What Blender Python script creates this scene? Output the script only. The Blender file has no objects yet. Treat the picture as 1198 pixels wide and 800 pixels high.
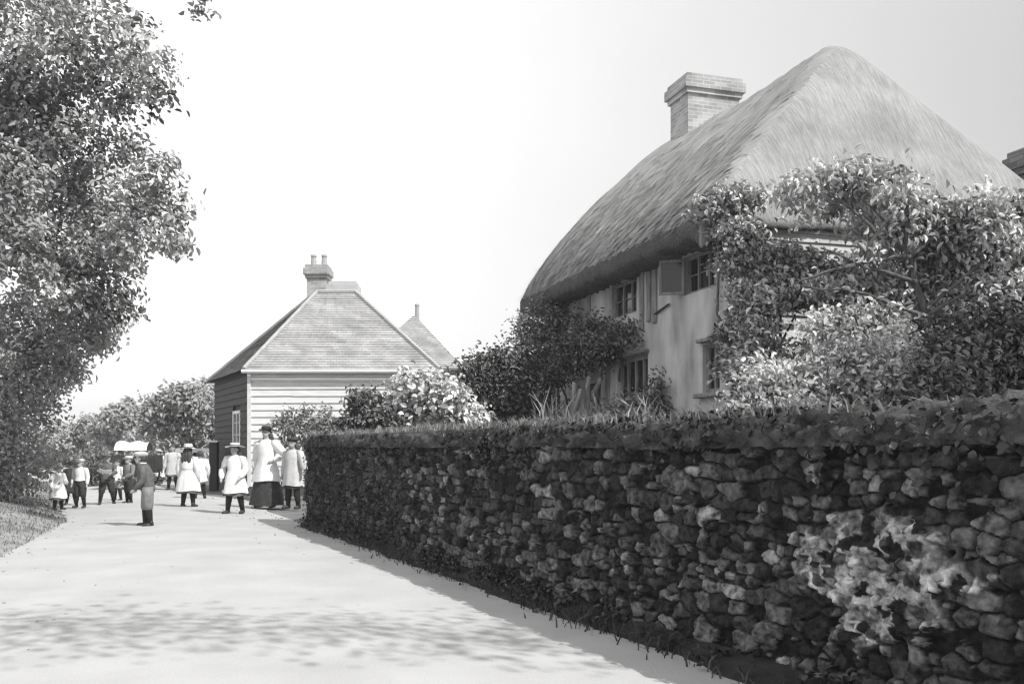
import bpy, bmesh, math, random
import numpy as np
from mathutils import Vector, Matrix
R = math.radians
SC = bpy.context.scene
COL = SC.collection

# ------------------------------------------------------------------ camera, sky, sun, exposure
F = 1080.0            # focal length in photo pixels (photo 1198 x 800)
EYE = 1.38
HOR = 522.0
cam_d = bpy.data.cameras.new('camera'); cam = bpy.data.objects.new('camera', cam_d); COL.objects.link(cam)
cam.location = (0, 0, EYE); cam.rotation_euler = (R(90), 0, 0)
cam_d.sensor_width = 36; cam_d.lens = F / 1198 * 36
cam_d.shift_y = (HOR - 400) / 1198
cam_d.clip_start = 0.05; cam_d.clip_end = 2000
SC.camera = cam

SUN_EL = R(48)
sun_h = Vector((0.80, -0.60, 0)).normalized()          # horizontal direction towards the sun
sun_v = Vector((sun_h.x * math.cos(SUN_EL), sun_h.y * math.cos(SUN_EL), math.sin(SUN_EL)))
sd = bpy.data.lights.new('sun', 'SUN'); so = bpy.data.objects.new('sun', sd); COL.objects.link(so)
sd.energy = 4.3; sd.angle = R(0.6); sd.color = (1, .99, .97)
so.rotation_euler = sun_v.to_track_quat('Z', 'Y').to_euler()
so.location = (20, -10, 30)

wd_ = bpy.data.worlds.new('World'); SC.world = wd_; wd_.use_nodes = True
nt = wd_.node_tree; nt.nodes.clear()
sky = nt.nodes.new('ShaderNodeTexSky'); sky.sky_type = 'NISHITA'; sky.sun_disc = False
sky.sun_elevation = SUN_EL; sky.sun_rotation = math.atan2(sun_h.x, sun_h.y)
sky.air_density = 1.0; sky.dust_density = 3.0
bw = nt.nodes.new('ShaderNodeRGBToBW'); nt.links.new(sky.outputs[0], bw.inputs[0])
# a thin bright veil of cloud over the whole sky, thinner towards the right
tc = nt.nodes.new('ShaderNodeTexCoord')
sep = nt.nodes.new('ShaderNodeSeparateXYZ'); nt.links.new(tc.outputs['Generated'], sep.inputs[0])
mr = nt.nodes.new('ShaderNodeMapRange'); nt.links.new(sep.outputs['X'], mr.inputs['Value'])
mr.inputs['From Min'].default_value = -0.25; mr.inputs['From Max'].default_value = 0.55
mr.inputs['To Min'].default_value = 10.5; mr.inputs['To Max'].default_value = 4.5
nz = nt.nodes.new('ShaderNodeTexNoise'); nz.inputs['Scale'].default_value = 2.2; nz.inputs['Detail'].default_value = 5
nt.links.new(tc.outputs['Generated'], nz.inputs['Vector'])
mr2 = nt.nodes.new('ShaderNodeMapRange'); nt.links.new(nz.outputs['Fac'], mr2.inputs['Value'])
mr2.inputs['To Min'].default_value = 0.86; mr2.inputs['To Max'].default_value = 1.12
mul = nt.nodes.new('ShaderNodeMath'); mul.operation = 'MULTIPLY'
nt.links.new(mr.outputs[0], mul.inputs[0]); nt.links.new(mr2.outputs[0], mul.inputs[1])
mix = nt.nodes.new('ShaderNodeMix'); mix.data_type = 'FLOAT'; mix.inputs[0].default_value = 0.85
nt.links.new(bw.outputs[0], mix.inputs[2]); nt.links.new(mul.outputs[0], mix.inputs[3])
bg = nt.nodes.new('ShaderNodeBackground'); bg.inputs['Strength'].default_value = 0.11
nt.links.new(mix.outputs[0], bg.inputs['Color'])
wo = nt.nodes.new('ShaderNodeOutputWorld'); nt.links.new(bg.outputs[0], wo.inputs['Surface'])

SC.view_settings.view_transform = 'Standard'; SC.view_settings.look = 'None'
SC.view_settings.exposure = 0.3; SC.view_settings.gamma = 1.0; SC.view_settings.use_curve_mapping = False
SC.cycles.max_bounces = 6; SC.cycles.volume_bounces = 0
SC.cycles.use_denoising = True
SC.cycles.filter_width = 1.35

# ------------------------------------------------------------------ helpers
def W(px, py, Y):
    return Vector(((px - 599) / F * Y, Y, EYE + (HOR - py) / F * Y))
def GY(py):                       # depth of a ground point seen at row py
    return F * EYE / (py - HOR)
rng = np.random.default_rng(7)
random.seed(7)

def tag(o, label=None, cat=None, group=None, kind=None):
    if label: o['label'] = label
    if cat: o['category'] = cat
    if group: o['group'] = group
    if kind: o['kind'] = kind
    return o
def empty(name, loc, rz=0.0):
    o = bpy.data.objects.new(name, None); o.location = loc; o.rotation_euler = (0, 0, rz)
    o.empty_display_size = .2; COL.objects.link(o); return o
def mesh_obj(name, verts, faces, mat, parent=None, smooth=False, shade=None, uv=None, mats=None, mat_idx=None, world=True, luv=None):
    """verts in world space; if parented the mesh is moved into the parent's space."""
    me = bpy.data.meshes.new(name)
    verts = np.asarray(verts, dtype=np.float64).reshape(-1, 3)
    if parent is not None and world:
        M = np.array(pmat(parent).inverted())
        verts = verts @ M[:3, :3].T + M[:3, 3]
    if isinstance(faces, np.ndarray) and faces.ndim == 2:
        n, k = faces.shape
        me.vertices.add(len(verts)); me.vertices.foreach_set('co', verts.astype(np.float32).ravel())
        me.loops.add(n * k); me.loops.foreach_set('vertex_index', faces.astype(np.int32).ravel())
        me.polygons.add(n)
        me.polygons.foreach_set('loop_start', np.arange(0, n * k, k, dtype=np.int32))
        me.polygons.foreach_set('loop_total', np.full(n, k, dtype=np.int32))
        me.update(calc_edges=True)
    else:
        me.from_pydata([tuple(v) for v in verts], [], [tuple(int(i) for i in f) for f in faces]); me.update()
    if shade is not None:
        at = me.attributes.new('shade', 'FLOAT', 'POINT'); at.data.foreach_set('value', np.asarray(shade, dtype=np.float32))
    if uv is not None:
        ul = me.uv_layers.new(name='UVMap')
        idx = np.zeros(len(me.loops), dtype=np.int32); me.loops.foreach_get('vertex_index', idx)
        ul.data.foreach_set('uv', np.asarray(uv, dtype=np.float32)[idx].ravel())
    if luv is not None:
        ul = me.uv_layers.new(name='UVMap'); ul.data.foreach_set('uv', np.asarray(luv, dtype=np.float32).ravel())
    if smooth: me.polygons.foreach_set('use_smooth', np.ones(len(me.polygons), dtype=bool))
    for m in (mats or [mat]): me.materials.append(m)
    if mat_idx is not None: me.polygons.foreach_set('material_index', np.asarray(mat_idx, dtype=np.int32))
    o = bpy.data.objects.new(name, me); COL.objects.link(o)
    if parent is not None: o.parent = parent
    return o
def pmat(o):
    M = Matrix.LocRotScale(o.location, o.rotation_euler, o.scale)
    return pmat(o.parent) @ M if o.parent else M

class MB:
    """collects shapes for one mesh"""
    def __init__(s): s.v = []; s.f = []
    def add(s, vs, fs):
        n = len(s.v); s.v += [tuple(v) for v in vs]; s.f += [tuple(i + n for i in f) for f in fs]; return s
    def box(s, c, size, ax=None, bev=0.0):
        """c centre, size full lengths along axes ax (three unit vectors)"""
        ax = ax or (Vector((1, 0, 0)), Vector((0, 1, 0)), Vector((0, 0, 1)))
        bm = bmesh.new(); bmesh.ops.create_cube(bm, size=1.0)
        for v in bm.verts: v.co = Vector((v.co.x * size[0], v.co.y * size[1], v.co.z * size[2]))
        if bev: bmesh.ops.bevel(bm, geom=bm.edges[:], offset=bev, segments=1, affect='EDGES')
        bm.verts.index_update()
        vs = [Vector(c) + ax[0] * v.co.x + ax[1] * v.co.y + ax[2] * v.co.z for v in bm.verts]
        fs = [[v.index for v in f.verts] for f in bm.faces]; bm.free()
        return s.add(vs, fs)
    def tube(s, pts, rad, n=8, cap=True):
        pts = [Vector(p) for p in pts]
        if not hasattr(rad, '__len__'): rad = [rad] * len(pts)
        vs = []; fs = []
        up = Vector((0.123, 0.456, 0.88)).normalized()
        for i, p in enumerate(pts):
            d = (pts[min(i + 1, len(pts) - 1)] - pts[max(i - 1, 0)]).normalized()
            if abs(d.dot(up)) > .97: up = Vector((1, .1, 0)).normalized()
            a = d.cross(up).normalized(); b = d.cross(a)
            for k in range(n):
                t = 2 * math.pi * k / n
                vs.append(p + (a * math.cos(t) + b * math.sin(t)) * rad[i])
        for i in range(len(pts) - 1):
            for k in range(n):
                fs.append((i * n + k, i * n + (k + 1) % n, (i + 1) * n + (k + 1) % n, (i + 1) * n + k))
        if cap:
            fs.append(tuple(range(n))[::-1]); fs.append(tuple((len(pts) - 1) * n + k for k in range(n)))
        return s.add(vs, fs)
    def ball(s, c, r, sub=2, ax=None):
        bm = bmesh.new(); bmesh.ops.create_icosphere(bm, subdivisions=sub, radius=1)
        r = r if hasattr(r, '__len__') else (r, r, r)
        ax = ax or (Vector((1, 0, 0)), Vector((0, 1, 0)), Vector((0, 0, 1)))
        bm.verts.index_update()
        vs = [Vector(c) + ax[0] * v.co.x * r[0] + ax[1] * v.co.y * r[1] + ax[2] * v.co.z * r[2] for v in bm.verts]
        fs = [[v.index for v in f.verts] for f in bm.faces]; bm.free(); return s.add(vs, fs)
    def build(s, name, mat, parent=None, smooth=False, world=True):
        return mesh_obj(name, s.v, s.f, mat, parent, smooth, world=world)

# ---- cheap value noise (numpy)
def _h(ix, iy, seed):
    n = (ix.astype(np.int64) * 374761393 + iy.astype(np.int64) * 668265263 + seed * 974711) & 0x7fffffff
    n = ((n ^ (n >> 13)) * 1274126177) & 0x7fffffff
    return ((n ^ (n >> 16)) & 0xffff) / 65535.0
def vn(x, y, seed=0):
    x = np.asarray(x, float); y = np.asarray(y, float)
    ix = np.floor(x); iy = np.floor(y); fx = x - ix; fy = y - iy
    fx = fx * fx * (3 - 2 * fx); fy = fy * fy * (3 - 2 * fy)
    a = _h(ix, iy, seed); b = _h(ix + 1, iy, seed); c = _h(ix, iy + 1, seed); d = _h(ix + 1, iy + 1, seed)
    return (a * (1 - fx) + b * fx) * (1 - fy) + (c * (1 - fx) + d * fx) * fy
def fbm(x, y, seed=0, o=4):
    r = 0; amp = .5; t = 0
    for i in range(o):
        r = r + amp * vn(x * 2 ** i, y * 2 ** i, seed + i * 17); t += amp; amp *= .5
    return r / t

# ------------------------------------------------------------------ materials (a black-and-white photograph: all greys)
def g(v): return (v, v, v, 1)
def newmat(name):
    m = bpy.data.materials.new(name); m.use_nodes = True
    n = m.node_tree; b = n.nodes['Principled BSDF']; b.inputs['Specular IOR Level'].default_value = .3
    return m, n, b
def mat_noise(name, lo, hi, scale=6, rough=.9, bump=.0, bscale=30, detail=6, stretch=(1, 1, 1), coord='Object', attr=None, contrast=(.3, .7), bdist=.02, spec=.3):
    m, n, b = newmat(name); L = n.links.new
    b.inputs['Roughness'].default_value = rough; b.inputs['Specular IOR Level'].default_value = spec
    t = n.nodes.new('ShaderNodeTexCoord'); mp = n.nodes.new('ShaderNodeMapping'); mp.inputs['Scale'].default_value = stretch
    L(t.outputs[coord], mp.inputs['Vector'])
    nz = n.nodes.new('ShaderNodeTexNoise'); nz.inputs['Scale'].default_value = scale; nz.inputs['Detail'].default_value = detail
    L(mp.outputs[0], nz.inputs['Vector'])
    r = n.nodes.new('ShaderNodeMapRange'); L(nz.outputs['Fac'], r.inputs['Value'])
    r.inputs['From Min'].default_value = contrast[0]; r.inputs['From Max'].default_value = contrast[1]
    r.inputs['To Min'].default_value = lo; r.inputs['To Max'].default_value = hi
    out = r.outputs[0]
    if attr:
        a = n.nodes.new('ShaderNodeAttribute'); a.attribute_name = attr
        mm = n.nodes.new('ShaderNodeMath'); mm.operation = 'MULTIPLY'; L(a.outputs['Fac'], mm.inputs[0]); L(out, mm.inputs[1]); out = mm.outputs[0]
    L(out, b.inputs['Base Color'])
    if bump:
        n2 = n.nodes.new('ShaderNodeTexNoise'); n2.inputs['Scale'].default_value = bscale; n2.inputs['Detail'].default_value = 8
        L(mp.outputs[0], n2.inputs['Vector'])
        bp = n.nodes.new('ShaderNodeBump'); bp.inputs['Strength'].default_value = bump; bp.inputs['Distance'].default_value = bdist
        L(n2.outputs['Fac'], bp.inputs['Height']); L(bp.outputs[0], b.inputs['Normal'])
    return m
def mat_leaf(name, lo, hi, rough=.45, trans=.3, spec=.4):
    m, n, b = newmat(name); L = n.links.new
    a = n.nodes.new('ShaderNodeAttribute'); a.attribute_name = 'shade'
    r = n.nodes.new('ShaderNodeMapRange'); L(a.outputs['Fac'], r.inputs['Value']); r.inputs['To Min'].default_value = lo; r.inputs['To Max'].default_value = hi
    L(r.outputs[0], b.inputs['Base Color']); b.inputs['Roughness'].default_value = rough; b.inputs['Specular IOR Level'].default_value = spec
    tr = n.nodes.new('ShaderNodeBsdfTranslucent'); L(r.outputs[0], tr.inputs['Color'])
    mx = n.nodes.new('ShaderNodeMixShader'); mx.inputs[0].default_value = trans
    L(b.outputs[0], mx.inputs[1]); L(tr.outputs[0], mx.inputs[2])
    L(mx.outputs[0], n.nodes['Material Output'].inputs['Surface'])
    return m
def mat_tile(name, lo, hi, w, h, mortar=.05, bump=.4):
    m, n, b = newmat(name); L = n.links.new
    b.inputs['Roughness'].default_value = .85
    t = n.nodes.new('ShaderNodeTexCoord')
    br = n.nodes.new('ShaderNodeTexBrick'); L(t.outputs['UV'], br.inputs['Vector'])
    br.inputs['Scale'].default_value = 1; br.inputs['Brick Width'].default_value = w; br.inputs['Row Height'].default_value = h
    br.inputs['Mortar Size'].default_value = .006; br.inputs['Color1'].default_value = g(lo); br.inputs['Color2'].default_value = g(hi); br.inputs['Mortar'].default_value = g(mortar)
    nz = n.nodes.new('ShaderNodeTexNoise'); nz.inputs['Scale'].default_value = 1.6; nz.inputs['Detail'].default_value = 8; L(t.outputs['UV'], nz.inputs['Vector'])
    mr = n.nodes.new('ShaderNodeMapRange'); L(nz.outputs['Fac'], mr.inputs['Value']); mr.inputs['From Min'].default_value = .3; mr.inputs['From Max'].default_value = .7
    mr.inputs['To Min'].default_value = .7; mr.inputs['To Max'].default_value = 1.2
    mx = n.nodes.new('ShaderNodeMix'); mx.data_type = 'RGBA'; mx.blend_type = 'MULTIPLY'; mx.inputs[0].default_value = 1
    L(br.outputs['Color'], mx.inputs[6]); L(mr.outputs[0], mx.inputs[7]); L(mx.outputs[2], b.inputs['Base Color'])
    bp = n.nodes.new('ShaderNodeBump'); bp.inputs['Strength'].default_value = bump; bp.inputs['Distance'].default_value = .01
    L(br.outputs['Color'], bp.inputs['Height']); L(bp.outputs[0], b.inputs['Normal'])
    return m

M = {}
M['road'] = mat_noise('chalk_road', .36, .43, 1.3, .95, .5, 60, 12, bdist=.02)
M['ground'] = mat_noise('rough_grass_ground', .10, .2, 2.0, .95, .4, 40)
M['verge'] = mat_noise('trodden_verge', .16, .34, 2.4, .95, .5, 50)
M['soil'] = mat_noise('garden_soil', .05, .12, 3, .95, .5, 30)
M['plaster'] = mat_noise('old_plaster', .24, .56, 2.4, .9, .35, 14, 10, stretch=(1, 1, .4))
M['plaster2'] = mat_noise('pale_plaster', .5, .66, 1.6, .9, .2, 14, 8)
M['timber'] = mat_noise('weathered_timber', .12, .3, 9, .85, .3, 50, stretch=(3, 3, .4))
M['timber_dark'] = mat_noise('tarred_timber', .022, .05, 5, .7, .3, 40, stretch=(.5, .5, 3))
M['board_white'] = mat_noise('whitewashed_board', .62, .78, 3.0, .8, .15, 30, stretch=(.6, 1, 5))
M['white_paint'] = mat_noise('white_paint', .6, .75, 6, .6, .1, 40)
M['hung_tile'] = mat_tile('hung_tiles', .38, .48, .34, .11, .26, .2)
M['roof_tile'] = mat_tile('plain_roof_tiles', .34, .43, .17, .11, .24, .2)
M['roof_tile_shade'] = mat_tile('shaded_roof_tiles', .10, .16, .17, .11, .03)  # darker copy of the plain tiles: shade painted on slopes facing away from the sun
M['brick_pale'] = mat_tile('pale_brick', .27, .44, .23, .078, .5)
M['brick_dark'] = mat_tile('sooty_brick', .09, .2, .23, .078, .1)
M['brick_pale2'] = mat_noise('grit', .2, .42, 3, .9)
M['pot'] = mat_noise('clay_pot', .32, .42, 8, .8)
M['render_pale'] = mat_noise('rendered_chimney', .46, .58, 3, .9, .2, 20)
M['lead'] = mat_noise('dark_edge', .08, .14, 8, .6)
M['stone'] = mat_noise('wall_stone', .15, 1.75, 20, .9, 1.0, 40, 10, attr='shade', bdist=.02, spec=.2)
M['joint'] = mat_noise('earth_joint', .012, .03, 8, .95, .5, 30)
M['coping'] = mat_noise('mossy_coping', .012, .10, 7, .95, 1.0, 26, 8, bdist=.04)
M['lime'] = mat_noise('lime_mortar', .10, .42, 13, .95, 1.0, 30, 8, contrast=(.36, .62), bdist=.03)
M['bark'] = mat_noise('bark', .06, .15, 7, .9, .8, 20, stretch=(3, 3, .6))
M['bark_pale'] = mat_noise('pale_bark', .26, .4, 7, .9, .6, 20, stretch=(3, 3, .6))
M['leaf_tree'] = mat_leaf('tree_leaf', .012, .72, .5, .15, .3)
M['leaf_far'] = mat_leaf('far_leaf', .2, .6, .55, .25, .3)  # leaf colour lightened to paint in distance haze
M['leaf_dark'] = mat_leaf('dark_leaf', .015, .24, .4, .1, .4)
M['leaf_mid'] = mat_leaf('mid_leaf', .06, .42, .4, .15, .4)
M['leaf_creeper'] = mat_leaf('creeper_leaf', .03, .75, .38, .15, .5)
M['leaf_pale'] = mat_leaf('pale_leaf', .08, 1.0, .45, .2, .4)
M['ivy'] = mat_leaf('ivy_leaf', .012, .06, .4, .1, .4)
M['leaf_hedge'] = mat_leaf('hedge_leaf', .16, .6, .5, .3, .3)
M['grass_dry'] = mat_leaf('dry_grass', .14, .36, .7, .35, .2)
M['straw_end'] = mat_leaf('straw_end', .26, .5, .8, .2, .1)
M['grass'] = mat_leaf('verge_grass', .10, .26, .7, .3, .2)
M['weed'] = mat_leaf('weed_blade', .03, .10, .7, .25, .2)
mg, ng, bgl = newmat('window_glass'); bgl.inputs['Base Color'].default_value = g(.02); bgl.inputs['Roughness'].default_value = .12; bgl.inputs['Specular IOR Level'].default_value = .5
M['glass'] = mg
M['dark'] = mat_noise('unlit_room', .008, .015, 4, .9)
def cloth(name, lo, hi): return mat_noise(name, lo, hi, 14, .9, .25, 60)
M['c_white'] = cloth('white_cotton', .70, .82)
M['c_cream'] = cloth('cream_linen', .46, .58)
M['c_grey'] = cloth('grey_wool', .16, .24)
M['c_lgrey'] = cloth('light_grey_pinafore', .46, .58)
M['c_dark'] = cloth('dark_wool', .03, .055)
M['c_black'] = cloth('black_stocking', .015, .03)
M['c_mid'] = cloth('mid_grey_tweed', .09, .14)
M['c_straw'] = mat_noise('straw', .5, .66, 30, .8, .4, 90)
M['skin'] = mat_noise('skin', .34, .42, 10, .6)
M['hair'] = mat_noise('hair', .03, .08, 20, .5, .4, 60, stretch=(4, 4, .5))
M['hair_fair'] = mat_noise('fair_hair', .14, .24, 20, .5, .4, 60, stretch=(4, 4, .5))
M['leather'] = mat_noise('leather', .02, .05, 20, .45)
M['eye'] = mat_noise('eye', .02, .03, 20, .3)
M['paper'] = mat_noise('paper', .7, .78, 20, .8)

# thatch: streaks run down the slope (UV x along the eave, y down the slope)
def make_thatch():
    m, n, b = newmat('weathered_thatch'); L = n.links.new
    b.inputs['Roughness'].default_value = .95; b.inputs['Specular IOR Level'].default_value = .1
    t = n.nodes.new('ShaderNodeTexCoord')
    def noise(sx, sy, det):
        mp = n.nodes.new('ShaderNodeMapping'); mp.inputs['Scale'].default_value = (sx, sy, 1); L(t.outputs['UV'], mp.inputs['Vector'])
        z = n.nodes.new('ShaderNodeTexNoise'); z.inputs['Scale'].default_value = 1; z.inputs['Detail'].default_value = det; L(mp.outputs[0], z.inputs['Vector']); return z
    a = noise(26, 2.6, 6); c = noise(1.1, .8, 5); d = noise(110, 9, 3)
    r = n.nodes.new('ShaderNodeMapRange'); L(a.outputs['Fac'], r.inputs['Value'])
    r.inputs['From Min'].default_value = .3; r.inputs['From Max'].default_value = .7; r.inputs['To Min'].default_value = .27; r.inputs['To Max'].default_value = .39
    r2 = n.nodes.new('ShaderNodeMapRange'); L(c.outputs['Fac'], r2.inputs['Value'])
    r2.inputs['From Min'].default_value = .3; r2.inputs['From Max'].default_value = .7; r2.inputs['To Min'].default_value = .8; r2.inputs['To Max'].default_value = 1.15
    mm = n.nodes.new('ShaderNodeMath'); mm.operation = 'MULTIPLY'; L(r.outputs[0], mm.inputs[0]); L(r2.outputs[0], mm.inputs[1]); L(mm.outputs[0], b.inputs['Base Color'])
    ad = n.nodes.new('ShaderNodeMath'); ad.operation = 'ADD'; L(a.outputs['Fac'], ad.inputs[0]); L(d.outputs['Fac'], ad.inputs[1])
    bp = n.nodes.new('ShaderNodeBump'); bp.inputs['Strength'].default_value = .7; bp.inputs['Distance'].default_value = .05
    L(ad.outputs[0], bp.inputs['Height']); L(bp.outputs[0], b.inputs['Normal'])
    return m
M['thatch'] = make_thatch()
M['thatch_cut_shade'] = mat_noise('shaded_cut_edge', .06, .14, 30, .95, .8, 60)  # cut straw edge, darkened to paint in the shade beneath the eaves

# ------------------------------------------------------------------ foliage
def leaf_mesh(name, pts, nrm, size, mat, parent, rng=rng, droop=.5, narrow=.5, shade=None, spread=1.0):
    """six-sided folded leaves, one mesh"""
    n = len(pts)
    nrm = nrm / (np.linalg.norm(nrm, axis=1, keepdims=True) + 1e-9)
    d = rng.normal(size=(n, 3)) * spread; d[:, 2] -= droop * 1.6
    d -= (d * nrm).sum(1, keepdims=True) * nrm
    d /= (np.linalg.norm(d, axis=1, keepdims=True) + 1e-9)
    s = np.cross(d, nrm)
    L = size * rng.uniform(.6, 1.3, n)[:, None]; Wd = L * narrow * rng.uniform(.75, 1.2, n)[:, None]
    fold = .18 * L
    v = np.empty((n, 6, 3))
    v[:, 0] = pts - d * L * .5
    v[:, 1] = pts - d * L * .15 + s * Wd * .5 + nrm * fold
    v[:, 2] = pts + d * L * .2 + s * Wd * .42 + nrm * fold
    v[:, 3] = pts + d * L * .5 - nrm * fold * .5
    v[:, 4] = pts + d * L * .2 - s * Wd * .42 + nrm * fold
    v[:, 5] = pts - d * L * .15 - s * Wd * .5 + nrm * fold
    base = np.arange(n)[:, None] * 6
    f = np.stack([base + np.array([[0, 1, 2, 3]]), base + np.array([[0, 3, 4, 5]])], 1).reshape(-1, 4)
    sh = rng.uniform(0, 1, n) if shade is None else shade
    return mesh_obj(name, v.reshape(-1, 3), f, mat, parent, shade=np.repeat(sh, 6))
def clump_points(clumps, n, rng=rng, twig=.16, per=12, shell=.5):
    c = np.array([list(k[:3]) for k in clumps]); r = np.array([list(k[3:6]) for k in clumps])
    w = r[:, 0] * r[:, 2]; w = w / w.sum()
    nt_ = max(1, n // per)
    ci = rng.choice(len(c), nt_, p=w)
    u = rng.normal(size=(nt_, 3)); u /= np.linalg.norm(u, axis=1, keepdims=True)
    rad = shell + (1 - shell) * rng.uniform(0, 1, nt_) ** .7
    rad *= rng.uniform(.75, 1.18, nt_)
    tw = c[ci] + u * rad[:, None] * r[ci]
    ti = np.repeat(np.arange(nt_), per)
    off = rng.normal(size=(len(ti), 3)) * twig * np.cbrt(r[ci][ti].mean(1))[:, None]
    off[:, 2] *= .7
    p = tw[ti] + off
    nrm = u[ti] * .7 + rng.normal(size=p.shape) * .75 + np.array([.12, -.1, .35]) + .8 * np.array(list(sun_v))
    tone = np.repeat(rng.uniform(0, 1, nt_), per)
    cls = rng.uniform(0, 1, len(c))[ci][ti]
    shade = np.clip(.52 * tone + .40 * cls + .26 * rng.uniform(0, 1, len(p)) - .12, 0, 1)  # clump and twig tones paint sunlit and shaded leaf masses into the colour
    return p, nrm, shade
def CL(px, py, r, Y, rd=None, sq=1.0):
    p = W(px, py, Y); k = r * Y / F
    return (p.x, p.y, p.z, k, (rd if rd is not None else k), k * sq)
def foliage(name, clumps, n, size, mat, parent, zmin=None, **kw):
    tw = kw.pop('twig', .16); per = kw.pop('per', 12); shell = kw.pop('shell', .5)
    p, nn, sh = clump_points(clumps, n, twig=tw, per=per, shell=shell)
    if zmin is not None:
        k = p[:, 2] > zmin; p, nn, sh = p[k], nn[k], sh[k]
    return leaf_mesh(name, p, nn, size, mat, parent, shade=sh, **kw)
def limb(mb, a, b, r0, r1, bend=.12, n=6, rs=random):
    a = Vector(a); b = Vector(b); L = (b - a).length
    o = Vector((rs.uniform(-1, 1), rs.uniform(-1, 1), rs.uniform(-.3, 1))) * bend * L
    pts = []; rad = []
    for i in range(n + 1):
        t = i / n
        p = a.lerp(b, t) + o * math.sin(math.pi * t) + Vector((rs.uniform(-1, 1), rs.uniform(-1, 1), rs.uniform(-1, 1))) * .02 * L * (0 < i < n)
        pts.append(p); rad.append(r0 + (r1 - r0) * t)
    mb.tube(pts, rad, 7)
def blades(name, base, h, mat, parent=None, lean=.5, width=.012, kind=None):
    """grass blades: bent two-segment strips"""
    n = len(base); base = np.asarray(base)
    a = rng.uniform(0, 2 * np.pi, n); dirx = np.stack([np.cos(a), np.sin(a), np.zeros(n)], 1)
    b = rng.uniform(0, 2 * np.pi, n); side = np.stack([np.cos(b), np.sin(b), np.zeros(n)], 1)
    H = (h * rng.uniform(.5, 1.4, n))[:, None]; up = np.array([[0, 0, 1.]])
    w = width * rng.uniform(.7, 1.5, n)[:, None]; ln = lean * rng.uniform(.2, 1.2, n)[:, None]
    v = np.empty((n, 6, 3))
    m = base + up * H * .55 + dirx * H * ln * .3
    t = base + up * H * (1 - .25 * ln) + dirx * H * ln
    v[:, 0] = base - side * w; v[:, 1] = base + side * w
    v[:, 2] = m + side * w * .8; v[:, 3] = m - side * w * .8
    v[:, 4] = t + side * w * .15; v[:, 5] = t - side * w * .15
    k = np.arange(n)[:, None] * 6
    f = np.stack([k + np.array([[0, 1, 2, 3]]), k + np.array([[3, 2, 4, 5]])], 1).reshape(-1, 4)
    o = mesh_obj(name, v.reshape(-1, 3), f, mat, parent, shade=np.repeat(rng.uniform(0, 1, n), 6))
    return o

# ------------------------------------------------------------------ ground, road, verge, garden
def wallX(Y): return 0.91 - 0.478 * (Y - 6.84)          # road face of the stone wall
WD = Vector((-.4313, .9022, 0)); WN = Vector((-.9022, -.4313, 0)); WP0 = Vector((wallX(-2), -2, 0)); WLEN = 20.3
def WQ(s, out, z): p = WP0 + WD * s + WN * out; return Vector((p.x, p.y, z))

gx = np.concatenate([np.linspace(-300, -40, 14), np.linspace(-36, 40, 60), np.linspace(50, 300, 14)])
gy = np.concatenate([np.linspace(-60, -10, 8), np.linspace(-8, 60, 60), np.linspace(70, 480, 24)])
X, Y = np.meshgrid(gx, gy)
Z = np.zeros_like(X) - .004 + .0 * X
vv = np.stack([X.ravel(), Y.ravel(), Z.ravel()], 1); nx = len(gx)
ii = (np.arange(len(gy) - 1)[:, None] * nx + np.arange(nx - 1)[None]).ravel()
ff = np.stack([ii, ii + 1, ii + nx + 1, ii + nx], 1)
tag(mesh_obj('ground', vv, ff, M['ground'], smooth=True), kind='structure')

def leftX(Y):
    return np.interp(Y, [-6, 4, 11.2, 16.9, 19.6, 25, 32, 45, 80], [-3.2, -4.6, -6.3, -8.2, -9.7, -12.0, -15.5, -24, -50])
def rightX(Y):
    return np.where(Y < 19.6, wallX(Y) - .02, np.interp(Y, [19.6, 21, 24, 27, 32, 45, 80], [-5.2, -5.6, -7.0, -9.6, -11.2, -17.5, -38]))
ys = np.concatenate([np.arange(-6, 40, .2), np.arange(40, 80, 1.0)])
cs = np.linspace(0, 1, 29)
lx = leftX(ys) + .35 * (fbm(ys * .9, ys * 0 + 3, 5) - .5) + .12 * (vn(ys * 5, ys * 0, 9) - .5)
rx = rightX(ys)
RX = lx[:, None] * (1 - cs) + rx[:, None] * cs; RY = np.repeat(ys[:, None], len(cs), 1)
RZ = .004 + .05 * (1 - (2 * cs - 1) ** 2)[None] * (ys < 60)[:, None] + .018 * (fbm(RX * 1.1, RY * 1.1, 11) - .5)
RZ = np.maximum(RZ, .003)
vv = np.stack([RX.ravel(), RY.ravel(), RZ.ravel()], 1); k = len(cs)
ii = (np.arange(len(ys) - 1)[:, None] * k + np.arange(k - 1)[None]).ravel()
tag(mesh_obj('road', vv, np.stack([ii, ii + 1, ii + k + 1, ii + k], 1), M['road'], smooth=True), kind='structure')

npb = 420
yp = rng.uniform(3.5, 30, npb); fr = rng.beta(.35, .3, npb); xp = leftX(yp) + .2 + (rightX(yp) - leftX(yp) - .4) * fr
mb = MB()
for x_, y_ in zip(xp, yp):
    r_ = random.uniform(.006, .02) * (1 if random.random() > .06 else 1.8)
    mb.ball((x_, y_, .045 * (1 - (2 * min(max((x_ - float(leftX(y_))) / 5.2, 0), 1) - 1) ** 2) + .008), (r_ * random.uniform(.8, 1.5), r_ * random.uniform(.8, 1.5), r_ * .7), 1)
tag(mb.build('loose_grit', M['brick_pale2']), 'loose stones and grit scattered over the chalky road', 'grit', kind='stuff')

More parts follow.
